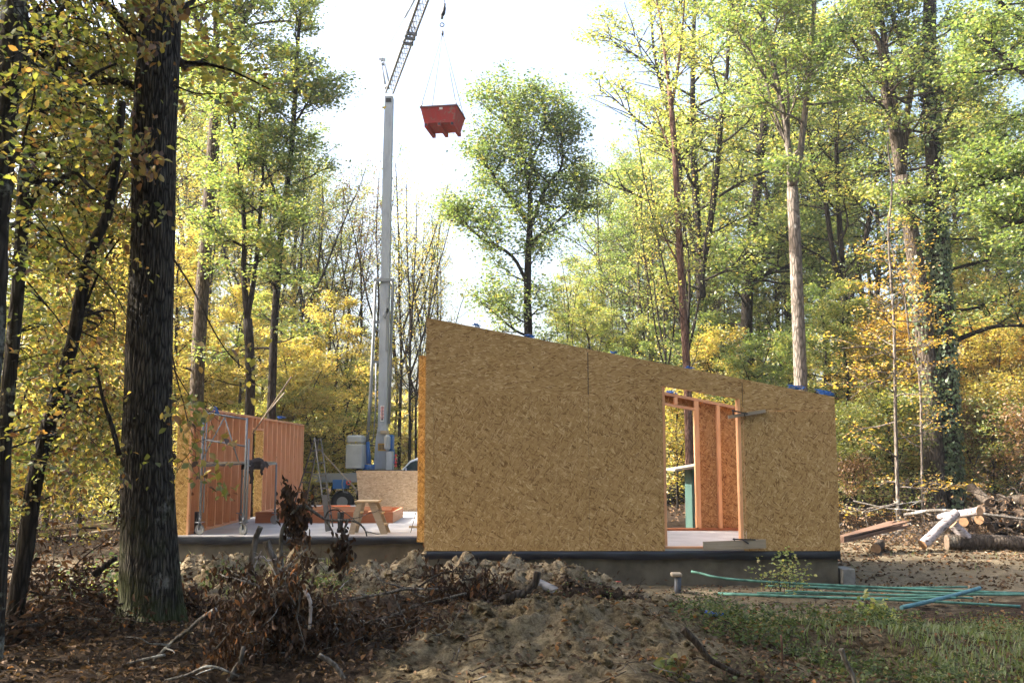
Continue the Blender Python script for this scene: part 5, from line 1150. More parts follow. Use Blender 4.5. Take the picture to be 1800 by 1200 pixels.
    m = MB(); m.torus(kn + Vector((0, -.02, -.02)), (1, 0, 0), .04, .016, 12, 6); m.tube([kn + Vector((0,0,-.05)), kn + Vector((0,0,.06))], .03, 8); m.build('shackle', M['dark'], sk)
crane()

def van():
    Y = 38; x0 = X_at(709, Y, 820) - .9; zg = gz(x0 + 2, Y)
    r = prop('white_van', 'white van parked behind the low board wall, only its cab roof and side window showing', 'van', (x0 + 2.2, Y, zg))
    prof = [(0, .35), (.02, .80), (.15, .98), (.75, 1.12), (1.45, 1.80), (1.75, 1.92), (2.2, 1.96), (4.6, 1.96), (4.72, 1.85), (4.75, .35)]
    P = [(x0 - .2 + x, Y - .9, zg + z * 1.07) for x, z in prof]; mb = MB(); mb.prism(P, (0, 1.8, 0)); mb.build('van_body', M['white'], r, .04)
    m = MB(); g = [(.86, 1.16), (1.48, 1.74), (1.66, 1.80), (2.05, 1.80), (2.05, 1.16)]; m.prism([(x0 - .2 + x, Y - .912, zg + z * 1.07) for x, z in g], (0, .008, 0)); m.build('side_window', M['glass'], r)
    m = MB(); m.box(x0 - .2 + 1.28, x0 - .2 + 1.33, Y - .918, Y - .913, zg + 1.16, zg + 1.66); m.build('window_pillar', M['white'], r)
    m = MB(); m.hexa([(x0-.2+.80, Y-.75, zg+1.18), (x0-.2+.80, Y+.75, zg+1.18), (x0-.2+1.42, Y+.75, zg+1.79), (x0-.2+1.42, Y-.75, zg+1.79), (x0-.2+.785, Y-.75, zg+1.19), (x0-.2+.785, Y+.75, zg+1.19), (x0-.2+1.405, Y+.75, zg+1.80), (x0-.2+1.405, Y-.75, zg+1.80)]); m.build('windscreen', M['glass'], r)
    for x in (.85, 3.85):
        m = MB(); m.torus((x0 - .2 + x, Y - .84, zg + .33), (0, 1, 0), .24, .09, 22, 8); w = m.build('wheel', M['rubber'], r)
        m = MB(); m.disc((x0 - .2 + x, Y - .86, zg + .33), (0, 1, 0), .2, .12, 16); m.build('rim', M['galv'], w)
    m = MB(); m.box(x0 - .2 + .01, x0 - .2 + .06, Y - .75, Y - .45, zg + .72, zg + .88); m.build('headlight', M['glass'], r)
    m = MB(); m.box(x0 - .2 + .95, x0 - .2 + 1.1, Y - 1.08, Y - .93, zg + 1.15, zg + 1.35); m.build('wing_mirror', M['dark'], r)
van()
# ------------------------------------------------------------------ timber lying about
def lying(name, pts, rad, mat, label, cat, group=None, ends=None, n=12, jit=.06, seed=1):
    rg = random.Random(seed); b = Vector(pts[0])
    r = empty(name, b, label, cat, group); sp = smooth_path(pts, 4) if len(pts) > 2 else [Vector(pts[0]).lerp(Vector(pts[1]), t / 6) for t in range(7)]
    m = MB(); m.tube(sp, [rad[0] + (rad[1] - rad[0]) * i / (len(sp)-1) for i in range(len(sp))], n, False, True, jit, rg); m.build('log_bark' if ends else 'stem', mat, r)
    if ends:
        for i, j, rr in ((0, 1, rad[0]), (-1, -2, rad[1])):
            d = (sp[i] - sp[j]).normalized(); e = MB(); e.disc(sp[i], d, rr * .97, .012, 14); e.build('cut_end', ends, r)
    return r
def gp(px, py, dz=0, Y=None):
    p = at(px, py, Y) if Y else ground_at(px, py); p.z += dz; return p
CW = M['cutwood']
lying('birch_log', [gp(1622, 959, .03, 21.5), at(1681, 901, 21.9)], (.115, .10), M['birch'], 'white birch log leaning up from the ground over the other logs', 'log', 'birch logs', CW, 16)
lying('birch_log', [at(1676, 922, 22.0), at(1707, 953, 21.9)], (.11, .12), M['birch'], 'short white birch log propped the opposite way behind the leaning one', 'log', 'birch logs', CW, 16)
lying('birch_log', [at(1652, 908, 23.0), at(1722, 898, 21.7)], (.085, .095), M['birch'], 'white birch log lying across the top of the two propped ones', 'log', 'birch logs', CW, 16)
a = gp(1665, 962, 0, 22.0); lying('fallen_log', [Vector((a.x, 22.0, gz(a.x, 22) + .2)), Vector((a.x + .9, 21.9, gz(a.x + .9, 21.9) + .2)), Vector((a.x + 2.3, 21.7, gz(a.x + 2.3, 21.7) + .16))], (.18, .16), M['bark_log'], 'long barked trunk lying on the ground in front of the wood pile', 'log', None, M['old_cut'], 14, .12)
def log_pile():
    rg = random.Random(31); base = X_at(1630, 23.6); lab = 'barked log end in the wood pile behind the birch logs'
    spots = []
    for row, (n, x0) in enumerate(((13, 0.0), (12, .2), (11, .65), (9, 1.1), (7, 1.5))):
        for k in range(n): spots.append((base + x0 + k * .33 + rg.uniform(-.13, .13), row * .22 + .12 + rg.uniform(-.05, .06), row))
    first = None
    for i, (x, z, row) in enumerate(spots):
        y = 23.3 + rg.uniform(-.25, .25); r = rg.uniform(.06, .135); g = gz(x, 23.5)
        if first is None:
            o = empty('log', (0, 0, 0), lab, 'log', 'logs in the wood pile')
            m = MB(); m.tube([(0, t * 1.3 / 4, 0) for t in range(5)], [.14, .132, .145, .134, .14], 12, False, True, .12, rg); m.build('log_bark', M['bark_log'], o)
            
            for ye in (0, 1.3):
                m = MB(); m.disc((0, ye, 0), (0, 1, 0), .136, .014, 14); q_ = m.build('cut_end', M['old_cut'], o); slot_mat(q_, M['old_cut'])
            first = o
        else: o = copy_tree(first)
        o.location = (x, y, g + z); o.rotation_euler = (rg.gauss(0, .13), 0, -.5 + rg.gauss(0, .38)); s = r / .14; o.scale = (s, 1, s)
    for k, (px, py) in enumerate(((1694, 917), (1721, 913))):   # two sawn ends in the sun
        p = at(px, py, 22.9); o = copy_tree(first); [slot_mat(c, CW) for c in o.children if c.name.startswith('cut')]; o.location = p; o.scale = (.78, 1, .78); o.rotation_euler = (0, 0, -.45)
        o['label'] = ('freshly sawn log end just behind the propped birch logs', 'freshly sawn log end farther along beside its twin')[k]; o['group'] = 'sawn log ends'
log_pile()
def brush(name, label, c, rx, ry, h, n, leaves, seed, matl='leaf_dead', matt='twig', lsz=.07, r=.009, group=None, hang=.6, ln=(.5, 1.3)):
    """heap of tangled branches with withered leaves"""
    rg = random.Random(seed); m = MB(); tips = []; c = Vector(c)
    for k in range(n):
        a = rg.uniform(0, 6.28); q = math.sqrt(rg.random()); x = c.x + rx * q * math.cos(a); y = c.y + ry * q * math.sin(a)
        z = gz(x, y) + h * (1 - q * q) * rg.uniform(.1, 1.0)
        L = rg.uniform(*ln); p = wander(rg, (x, y, z), (rg.gauss(0,1), rg.gauss(0,1), rg.gauss(0,.35)), L, 7, .25, -.03)
        p = [Vector((v.x, v.y, max(v.z, gz(v.x, v.y) + .01))) for v in p]; rr = r * rg.uniform(.4, 1.6); m.tube(p, [rr * (1 - .7 * i / 7) for i in range(8)], 5)
        tips += [(along(p, u), .1) for u in (.4, .6, .8, 1)]
        for j in range(2):
            s = wander(rg, along(p, rg.uniform(.3, .9)), (rg.gauss(0,1), rg.gauss(0,1), rg.gauss(0,.6)), L * .35, 4, .3, -.02); m.tube(s, rr * .4, 3); tips += [(along(s, u), .1) for u in (.5, 1)]
    root = empty(name, (c.x, c.y, gz(c.x, c.y)), label, 'brush heap', group); m.build('branches', M[matt], root)
    if leaves: link('withered_leaves', foliage('withered_leaves', tips, rg, leaves, lsz, M[matl], .07, .8, 1.1, six=True, hang=hang, wr=.38), root)
    return root
brush('brush_heap', 'tangle of cut branches heaped over the top of the wood pile', (X_at(1740, 23.4), 23.4, 0), 1.9, .9, 1.5, 150, 1500, 51, 'leaf_litter', 'twig', .08)
brush('brush_heap', 'low brush scattered on the ground between the gable and the wood pile', (X_at(1570, 25), 25, 0), 1.9, 1.6, .45, 60, 700, 52, 'leaf_rust', 'deadwood', .09)
brush('brush_heap', 'dark brush heap behind the pale planks short of the stud wall', (X_at(150, 30), 30, 0), 2.0, 1.0, 1.0, 110, 600, 53, 'leaf_dead', 'deadwood', .10)
brush('brush_heap', 'brown brush heap beyond the leaning sapling', (X_at(20, 24), 24, 0), 1.3, 1.2, 1.1, 50, 1400, 54, 'leaf_dead', 'twig', .10)
brush('brush_heap', 'dark leafy brush heap between the leaning sapling and the big oak', (X_at(110, 9.8), 10.0, 0), .75, .55, .62, 50, 1300, 55, 'leaf_dead', 'twig', .085)
brush('brush_heap', 'dark brush heap at the foot of the slim lichen-covered trunk', (X_at(20, 9), 9.1, 0), .7, .6, .6, 45, 1300, 56, 'leaf_dead', 'twig', .085)
brush('brush_heap', 'withered reddish-brown branch heap in the foreground beside the big oak', (X_at(488, 8.3), 8.3, 0), .34, .36, .82, 62, 5200, 57, 'leaf_dead', 'deadwood', .065, .010, None, 1.6, (.35, .8))
brush('brush_heap', 'dark withered branch heap in the hollow before the central mound', (X_at(640, 8.5), 8.5, 0), .48, .42, .30, 42, 1300, 58, 'leaf_dead', 'twig', .08, .008, None, 1.0, (.35, .8))
brush('brush_heap', 'hanging clump of withered leaves on the spoil ridge below the gable corner', (X_at(805, 11.6), 11.6, 0), .30, .2, .42, 20, 900, 59, 'leaf_dead', 'twig', .085, .008, None, 1.6, (.25, .6))
brush('brush_heap', 'dead leaf clump right of the oak foot on the litter'.replace('right of', 'beside'), (X_at(345, 10.6), 10.6, 0), .3, .25, .45, 18, 600, 60, 'leaf_dead', 'twig', .10, .007, None, 1.4, (.3, .6))
brush('brush_heap', 'tangled dark brush on the ridge below the scaffold', (X_at(700, 12.0), 12.0, 0), .9, .5, .16, 16, 110, 61, 'leaf_dead', 'twig', .075, .008)

brush('brush_heap', 'low dark brush and roots in the hollow under the green pipes', (2.35, 11.2, 0), .8, .45, .22, 40, 420, 62, 'leaf_dead', 'twig', .06, .009)
brush('brush_heap', 'scatter of broken dry sticks on the flank of the central mound', (-.9, 9.3, 0), .5, .6, .12, 34, 160, 63, 'leaf_dead', 'deadwood', .06, .007, None, .6, (.25, .7))
# pale planks short of the stud wall
for k, (a, b, w, h, lab) in enumerate((((40, 932, 25.6), (206, 916, 26.4), .06, .20, 'long pale plank on edge lying short of the stud wall'), ((30, 940, 24.6), (215, 928, 25.4), .22, .03, 'flat grey plank lying before the long pale one'), ((70, 920, 28.0), (190, 910, 28.6), .05, .10, 'thin weathered plank behind the long pale one'))):
    m = MB(); p, q = at(*a), at(*b); p.z = gz(p.x, p.y) + h / 2; q.z = max(gz(q.x, q.y) + h / 2, min(at(*b).z, gz(q.x, q.y) + .25)); m.bar(p, q, w, h); solo('plank', m, M['wood_pale' if k == 0 else 'wood_grey'], lab, 'plank')
# planks stacked by the house corner
rg = random.Random(71)
for k in range(8):
    m = MB(); p = at(1478, 952 - (k % 4) * 3, 20.6 + .28 * (k // 4)); q = at(1575 + rg.uniform(-12, 18), 926 - (k % 4) * 3.2, 21.8 + .28 * (k // 4)); p.z = max(p.z, gz(p.x, p.y) + .03); m.bar(p, q, .16, .028); solo('sawn_plank', m, M['plank'], 'rough sawn plank in the slanting stack by the house corner', 'plank', 'planks stacked by the house corner')
m = MB(); p = at(1560, 945, 21.3); lying('log', [Vector((p.x - .3, 21.2, gz(p.x, 21.2) + .1)), Vector((p.x + .25, 22.4, gz(p.x, 22.4) + .12))], (.11, .11), M['bark_log'], 'short log that carries the slanting plank stack', 'log', None, CW)
for k, (pts, r, lab) in enumerate(((((1590, 905, 23.5), (1640, 897, 23), (1700, 900, 22.6), (1800, 912, 22.2), (1840, 915, 22)), .05, 'long thin grey pole resting on the wood pile'), (((1500, 880, 26), (1560, 893, 25.4), (1612, 897, 25), (1640, 906, 24.4)), .025, 'pale curved stick lying over the low brush'), (((1520, 900, 25), (1570, 888, 25), (1620, 880, 25)), .02, 'thin pale stick arched over the low brush'))):
    lying('pole' if k == 0 else 'stick', [at(*p) for p in pts], (r, r * .6), M['deadwood'], lab, 'pole' if k == 0 else 'stick', None, None, 6, .1, k)

# ------------------------------------------------------------------ pipes
gr = 'green pipes in the loose bundle'
rows = [((1215, 1004, 15.1), (1330, 1021, 14.8), (1800, 1046, 14.9), 'green pipe with its tip raised off the ground, first of the bundle'),
        ((1330, 1023, 14.7), (1560, 1037, 14.5), (1840, 1049, 14.6), 'green pipe lying along the middle of the bundle'),
        ((1262, 1033, 14.4), (1500, 1045, 14.1), (1680, 1050, 14.0), 'short dark green pipe in front of the bundle'),
        ((1345, 1021, 15.3), (1540, 1031, 15.2), (1700, 1031, 15.5), 'green pipe lying farthest back in the bundle'),
        ((1265, 1032, 14.35), (1560, 1053, 13.7), (1793, 1066, 13.9), 'long thin green pipe nearest the sand patch'),
        ((1380, 1030, 14.6), (1600, 1043, 14.3), (1710, 1047, 14.2), 'green pipe half hidden under its neighbours in the bundle'),
        ((1400, 1027, 14.9), (1640, 1040, 14.75), (1830, 1052, 14.7), 'green pipe lying close to the raised one')]
for k, (a, b, c, lab) in enumerate(rows):
    P = [at(*a), at(*b), at(*c)]
    P = [Vector((p.x, p.y, max(min(p.z, gz(p.x, p.y) + (.5 if k == 0 else .1)), gz(p.x, p.y) + .015 + .015 * (k % 3)))) for p in P]; sp = smooth_path(P, 8); sp = [Vector((p.x, p.y, max(p.z, gz(p.x, p.y) + .02))) for p in sp]
    m = MB(); m.tube(sp, .015 if k % 2 else .019, 10); solo('pipe', m, M['pipe_green'], lab, 'pipe', gr)
m = MB(); P = [at(1585, 1073, 13.2), at(1640, 1058, 13.7), at(1690, 1042, 14.3), at(1722, 1033, 14.7)]; P = [Vector((p.x, p.y, max(p.z, gz(p.x, p.y) + .10))) for p in P]; m.tube(smooth_path(P, 4), .030, 12); solo('pipe', m, M['pipe_teal'], 'thicker teal conduit lying across the green pipes', 'pipe')
m = MB(); m.tube([at(310, 989, 15.5), at(365, 988, 15.4), at(415, 987, 15.3)], .022, 8); solo('pipe', m, M['pipe_green'], 'pale green pipe lying beside the big oak before the slab', 'pipe')
def grey_pipe():
    a, b = at(966, 1033, 12.1), at(1024, 1060, 11.5); r = empty('drain_pipe', a, 'grey plastic drain pipe sticking out of the spoil ridge', 'pipe')
    d = (b - a).normalized(); m = MB(); m.tube([a - d * .3, b], .055, 18); m.build('pipe_wall', M['pipe_grey'], r); m = MB(); m.disc(b + d * .003, d, .047, .006, 18); m.build('pipe_mouth', M['dark'], r)
grey_pipe()
def stub():
    p = at(1190, 1020, 14.9); r = empty('pipe_stub', (p.x, p.y, gz(p.x, p.y)), 'dark pipe stub with a flat stone on top, by the house base', 'pipe')
    m = MB(); m.tube([(p.x, p.y, gz(p.x, p.y) - .1), (p.x + .015, p.y, p.z + .06)], .05, 14); m.build('pipe_wall', M['pipe_grey'], r)
    m = MB(); m.box(p.x - .09, p.x + .07, p.y - .08, p.y + .08, p.z + .062, p.z + .12); m.build('cap_stone', M['wood_grey'], r, .015)
    p = at(1086, 1026, 14.6); m = MB(); m.tube([(p.x - .03, p.y, p.z), (p.x + .04, p.y - .03, p.z + .01)], [.045, .04], 14); solo('red_cap', m, M['redcap'], 'red plastic pipe cap lying by the house base', 'cap')
    for (x, y, x2, y2, lab) in ((1240, 1083, 1262, 1090, 'short bright blue pipe end in the hollow'), (1268, 1085, 1277, 1080, 'small bright blue tube tip beside the pipe end in the hollow')):
        a = ground_at(x, y); b = ground_at(x2, y2); m = MB(); m.tube([a + Vector((0,0,.04)), b + Vector((0,0,.05))], .022, 10); solo('blue_pipe', m, M['pipe_blue'], lab, 'pipe')
stub()

# ------------------------------------------------------------------ branches in the foreground
def limb_thing(pts, r0, r1, mat, label, name='fallen_branch', seed=1, twigs=0, hangers=(), lsz=.09, n=8):
    rg = random.Random(seed); root = empty(name, pts[0], label, 'branch'); sp = smooth_path(pts, 5); m = MB()
    m.tube(sp, [r0 + (r1 - r0) * i / (len(sp)-1) for i in range(len(sp))], n, True, True, .22, rg)
    for k in range(twigs):
        s = wander(rg, along(sp, rg.uniform(.25, .95)), (rg.gauss(0,1), rg.gauss(0,.6), rg.gauss(.1,.5)), rg.uniform(.15, .45), 5, .25, -.03); m.tube(s, [r1 * .8 * (1 - .12 * i) for i in range(6)], 4)
    m.build('stem', mat, root)
    if hangers:
        tp = []
        for p, cnt in hangers: tp += [(p, .1)] * cnt
        link('withered_leaves', foliage('withered_leaves', tp, rg, 42 * len(hangers), lsz, M['leaf_dead'], .045, 1.5, 1.1, six=True, hang=2.2, wr=.5), root)
    return root
DW, TW = M['deadwood'], M['twig']
Y = 9.6
limb_thing(pix(Y, (497,1010), (494,965), (497,930), (512,905), (530,888), (545,895), (560,905), (572,912), (590,914), (612,914), (630,919), (641,930), (645,942)), .022, .007, DW, 'arched dead branch with withered leaves standing before the slab', seed=2, twigs=4,
    hangers=[(p, 2) for p in pix(Y, (508,880), (507,895), (512,912), (517,930), (520,905), (527,922), (530,935), (505,870), (535,890), (600,975), (606,960), (596,985), (608,985), (600,948))], lsz=.075)
limb_thing(pix(Y, (572,912), (580,925), (586,938), (583,945)), .012, .004, DW, 'bent side twig of the arched dead branch', 'fallen_twig', 3)
limb_thing(pix(Y, (612,914), (604,935), (609,960), (611,1000), (612,1015)), .011, .005, DW, 'grey twig hanging straight down from the arched branch', 'fallen_twig', 4)
limb_thing(pix(Y, (571,910), (578,898), (594,896), (602,910), (600,928), (592,935)), .008, .005, TW, 'thin looped twig on the arched branch', 'fallen_twig', 5)
limb_thing(pix(10.4, (425,1030), (438,1000), (445,970), (450,945), (458,925)), .038, .028, M['bark_pale'], 'broken birch stem rising pale before the slab, the leaning one', 'broken_birch', 6, 0, n=12)
limb_thing(pix(10.6, (490,1010), (484,985), (474,968), (468,950)), .036, .04, M['bark_pale'], 'stout broken birch stem with a splintered top', 'broken_birch', 7, 0, n=12)
limb_thing(pix(10.3, (448,980), (462,978), (470,985), (488,982)), .012, .009, M['birch'], 'pale curled birch twig between the broken stems', 'fallen_twig', 8)
limb_thing(pix(10.2, (425,1035), (440,1010), (452,985), (460,965)), .010, .006, M['birch'], 'straight pale stick crossing the broken birch stems', 'fallen_twig', 9)
# splinters of the broken stem
Yb = 8.3
limb_thing(pix(8.2, (380,1070), (350,1090), (330,1108), (312,1120), (292,1138), (270,1160)), .020, .012, DW, 'grey branch lying on the litter beside the oak foot', seed=10, twigs=3)
limb_thing(pix(8.0, (290,1150), (245,1160), (190,1175), (130,1185)), .011, .006, DW, 'thin grey stick lying across the dark litter', seed=11, twigs=2)
limb_thing(pix(8.0, (445,1065), (470,1050), (490,1035), (508,1008), (522,1015), (527,1035), (525,1065), (520,1090)), .014, .007, DW, 'looping silver branch on top of the withered heap', seed=12, twigs=3)
limb_thing(pix(7.9, (480,1055), (485,1042), (500,1038), (512,1050), (520,1063)), .010, .006, DW, 'short silver twig arching below the looping branch', 'fallen_twig', 13)
limb_thing(pix(7.9, (535,1035), (545,1055), (546,1075), (544,1105)), .016, .012, M['birch'], 'short white birch stick upright in the withered heap', 'broken_birch', 14)
limb_thing(pix(7.5, (560,1150), (585,1165), (603,1190), (612,1215)), .018, .02, DW, 'pale root arching out of the hollow near the withered heap', seed=15)
limb_thing(pix(7.5, (428,1135), (422,1160), (410,1180), (400,1200)), .016, .02, DW, 'pale root rising beside the withered heap', seed=16)
limb_thing(pix(9.4, (570,1068), (620,1053), (680,1042), (710,1035), (770,1035)), .014, .012, DW, 'long dark branch lying across the ridge, upper of two', seed=17, twigs=4)
limb_thing(pix(8.8, (560,1078), (640,1092), (690,1080), (740,1062), (820,1042)), .014, .010, DW, 'long grey branch sloping across the ridge, lower of two', seed=18, twigs=5)
limb_thing(pix(8.7, (692,1045), (705,1075), (720,1105), (735,1128)), .010, .006, DW, 'thin forked stick standing across the lower grey branch', seed=19, twigs=2)
limb_thing(pix(8.3, (640,1140), (670,1110), (710,1098)), .009, .006, TW, 'dark bent twig over the hollow', 'fallen_twig', 20, 2)
limb_thing(pix(11.3, (880,1056), (905,1046), (925,1040), (940,1025), (945,1004)), .055, .042, M['bark_log'], 'thick bent dark root lying over the ridge beside the drain pipe', 'bent_root', 21, n=12)
limb_thing(pix(11.2, (735,1032), (760,1015), (785,1004), (815,1003)), .012, .006, TW, 'thin dark branch arching over the ridge soil', seed=22, twigs=2)
limb_thing(pix(7.2, (1478,1140), (1488,1165), (1500,1190), (1503,1215)), .020, .014, DW, 'grey root poking from the dark hollow under the grass', seed=23)
limb_thing(pix(8.2, (1373,1115), (1375,1150), (1376,1200)), .009, .007, M['bark_red'], 'reddish upright stem standing in the weeds', 'tall_weed', 24)
limb_thing(pix(7.6, (1200,1105), (1225,1130), (1250,1160), (1300,1185)), .03, .02, TW, 'thick dark root sloping down beside the mound', seed=25)
limb_thing(pix(9.0, (165,1010), (190,990), (205,980)), .03, .02, M['bark_dark'], 'short broken branch leaning on the dark brush by the oak', seed=26)
limb_thing(pix(20, (160,790), (175,760), (163,730), (150,700)), .05, .03, M['bark_mid'], 'bent grey stem beyond the leaning sapling', 'bent_sapling', 27, 3)
limb_thing(pix(7.2, (290,1196), (330,1185), (370,1170), (420,1188)), .012, .008, DW, 'crooked pale stick at the bottom of the litter', seed=28, twigs=2)

# ------------------------------------------------------------------ weeds and small bushes
def bush(name, label, px, py, Y, h, w, n, mat, seed, size=.05, stems=14, bias=0):
    p = at(px, py, Y); z = gz(p.x, Y); rg = random.Random(seed); root = empty(name, (p.x, Y, z), label, 'plant'); m = MB(); tips = []
    for k in range(stems):
        s = wander(rg, (p.x + rg.gauss(0, w * .2), Y + rg.gauss(0, w * .2), z - .03), (rg.gauss(0, .45), rg.gauss(0, .45), 1), h * rg.uniform(.5, 1.1), 6, .14); m.tube(s, [.006 * (1 - .13 * i) for i in range(7)], 4); tips += [(along(s, u), .1) for u in (.35, .5, .65, .8, .92, 1)]
    m.build('stems', TW, root); link('leaves', foliage('leaves', tips, rg, n, size, mat, w * .13, .8, .8, six=True, bias=bias), root)
bush('wall_bush', 'spindly bush with small yellow-green leaves growing before the foundation by the threshold board', 1375, 1030, 14.9, .75, .55, 420, M['leaf_mid'], 5, .055, 16)
bush('leafy_shrub', 'bright young oak shrub growing in front of the green pipes', 1548, 1075, 12.0, .42, .34, 420, M['leaf_mid'], 6, .075, 14, -.1)
bush('leafy_shrub', 'green bush growing between the big oak and the leaning sapling', 190, 1000, 13.5, .6, .8, 700, M['leaf_mid'], 7, .07, 20, -.25)
bush('leafy_shrub', 'small green weed on the ridge beside the arched dead branch', 570, 1000, 12.6, .3, .5, 300, M['herb'], 8, .05, 14)
bush('leafy_shrub', 'small green weed beyond the broken birch stems', 395, 1010, 13.0, .35, .7, 360, M['herb'], 9, .055, 14)
bush('fern_weed', 'pale serrated weed at the bottom corner of the mound', 1185, 1190, 7.4, .22, .25, 70, M['herb'], 10, .075, 7, .3)

def scatter_leaves():
    rs = np.random.RandomState(15); parts = []
    def zone(n, x0, x1, y0, y1, dens, s0, s1):
        x = rs.uniform(x0, x1, n); y = rs.uniform(y0, y1, n); keep = rs.rand(n) < dens(x, y); x, y = x[keep], y[keep]
        hs = (x > -6.4) & (x < 5.35) & (y > 18.2) & (y < 30) | (x > -1.45) & (x < 5.4) & (y > 15.9) & (y < 20.1); x, y = x[~hs], y[~hs]
        parts.append((x, y, rs.uniform(s0, s1, len(x))))
    mound = lambda x, y: gauss(x, y, .35, 9.0, 1.3, 1.5)
    cl = lambda x, y: .5 + .9 * fbm(x * 1.4, y * 1.4, 3)
    zone(42000, -6, 6.5, 5.8, 13, lambda x, y: np.clip((1.0 - .93 * mound(x, y)) * (1 - .45 * sst(0, 2, x)) * cl(x, y) * 1.3, 0, 1), .025, .07)
    zone(16000, -7, 7, 12.5, 16, lambda x, y: np.clip(cl(x, y) * .4, 0, 1), .03, .065)
    zone(22000, 5.2, 16, 15.5, 30, lambda x, y: np.clip(cl(x, y) * (.45 + .6 * sst(19, 21, y)), 0, 1), .045, .10)
    zone(14000, -20, -6.3, 12, 34, lambda x, y: np.clip(cl(x, y) * .9, 0, 1), .05, .11)
    zone(12000, -28, 30, 30, 50, lambda x, y: np.clip(cl(x, y), 0, 1), .12, .22)
    x = np.concatenate([p[0] for p in parts]); y = np.concatenate([p[1] for p in parts]); s = np.concatenate([p[2] for p in parts]); n = len(x)
    z = terrain(x, y) + soil_relief(x, y) + .008 + rs.uniform(0, .025, n)
    C = np.stack([x, y, z], 1); A = rs.randn(n, 3) * np.array([1, 1, .25]); Nn = norm(rs.randn(n, 3) * .45 + np.array([0, 0, 1]))
    tint = np.clip(rs.beta(1.6, 2.2, n) + (rs.rand(n) > .93) * .4, 0, 1)
    link('leaf_litter', leaf_data('leaf_litter', C, A, Nn, s, tint, M['leaf_litter'], .55, 'six', .22), None, 'brown and orange fallen leaves strewn over the ground', 'leaf litter', None, 'stuff')
scatter_leaves()

def twigs_litter():
    rg = random.Random(19); m = MB()
    for k in range(520):
        x = rg.uniform(-5.5, 5.5); y = rg.uniform(6.2, 14.5)
        if x > 1.5 and rg.random() < .5 or math.exp(-((x - .35) / 1.0) ** 2 - ((y - 9) / 1.3) ** 2) > .5 and rg.random() < .8: continue
        a = rg.uniform(0, 6.28); L = rg.uniform(.12, .6); p = wander(rg, (x, y, 0), (math.cos(a), math.sin(a), 0), L, 4, .2)
        r = rg.uniform(.002, .006); z0 = rg.uniform(.01, .05); m.tube([(q.x, q.y, gz(q.x, q.y) + z0 + .03 * rg.random()) for q in p], [r, r, r, r * .8, r * .5], 4)
    o = m.build('twig_litter', M['twig'], None, label='thin broken twigs strewn over the foreground soil', cat='twigs', kind='stuff')
twigs_litter()

def clods():
    """lumps of dug clay on the ridge and the mound"""
    rg = random.Random(23); rs = np.random.RandomState(23); m = MB()
    for k in range(1500):
        t = rg.random()
        if t < .5: x, y = rg.uniform(-5, 1.6), rg.gauss(13.7, .8)
        elif t < .68: x, y = rg.gauss(.9, .7), rg.gauss(11.9, .7)
        elif t < .93: x, y = rg.gauss(.4, 1.0), rg.gauss(9.2, 1.0)
        else: x, y = rg.uniform(1, 5), rg.uniform(10.5, 15)
        s = abs(rg.gauss(0, .02)) + .012
        if y > 15.6: continue
        if t < .6 and rg.random() < .05: s *= 1.7
        z = gz(x, y) + float(soil_relief(x, y)) + s * .25; b = len(m.v); nu, nv = 7, 5
        for i in range(nv):
            for j in range(nu):
                th = math.pi * (i + .5) / nv; ph = 2 * math.pi * j / nu; q = s * rg.uniform(.5, 1.35); m.v.append((x + q * math.sin(th) * math.cos(ph), y + q * math.sin(th) * math.sin(ph), z + .75 * q * math.cos(th)))
        for i in range(nv - 1):
            for j in range(nu): j2 = (j + 1) % nu; m.f.append((b+i*nu+j, b+(i+1)*nu+j, b+(i+1)*nu+j2, b+i*nu+j2)); m.sm.append(False)
        m.f.append(tuple(b + j for j in range(nu))); m.sm.append(True)
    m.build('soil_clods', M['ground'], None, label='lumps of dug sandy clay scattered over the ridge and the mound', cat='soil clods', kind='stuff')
clods()

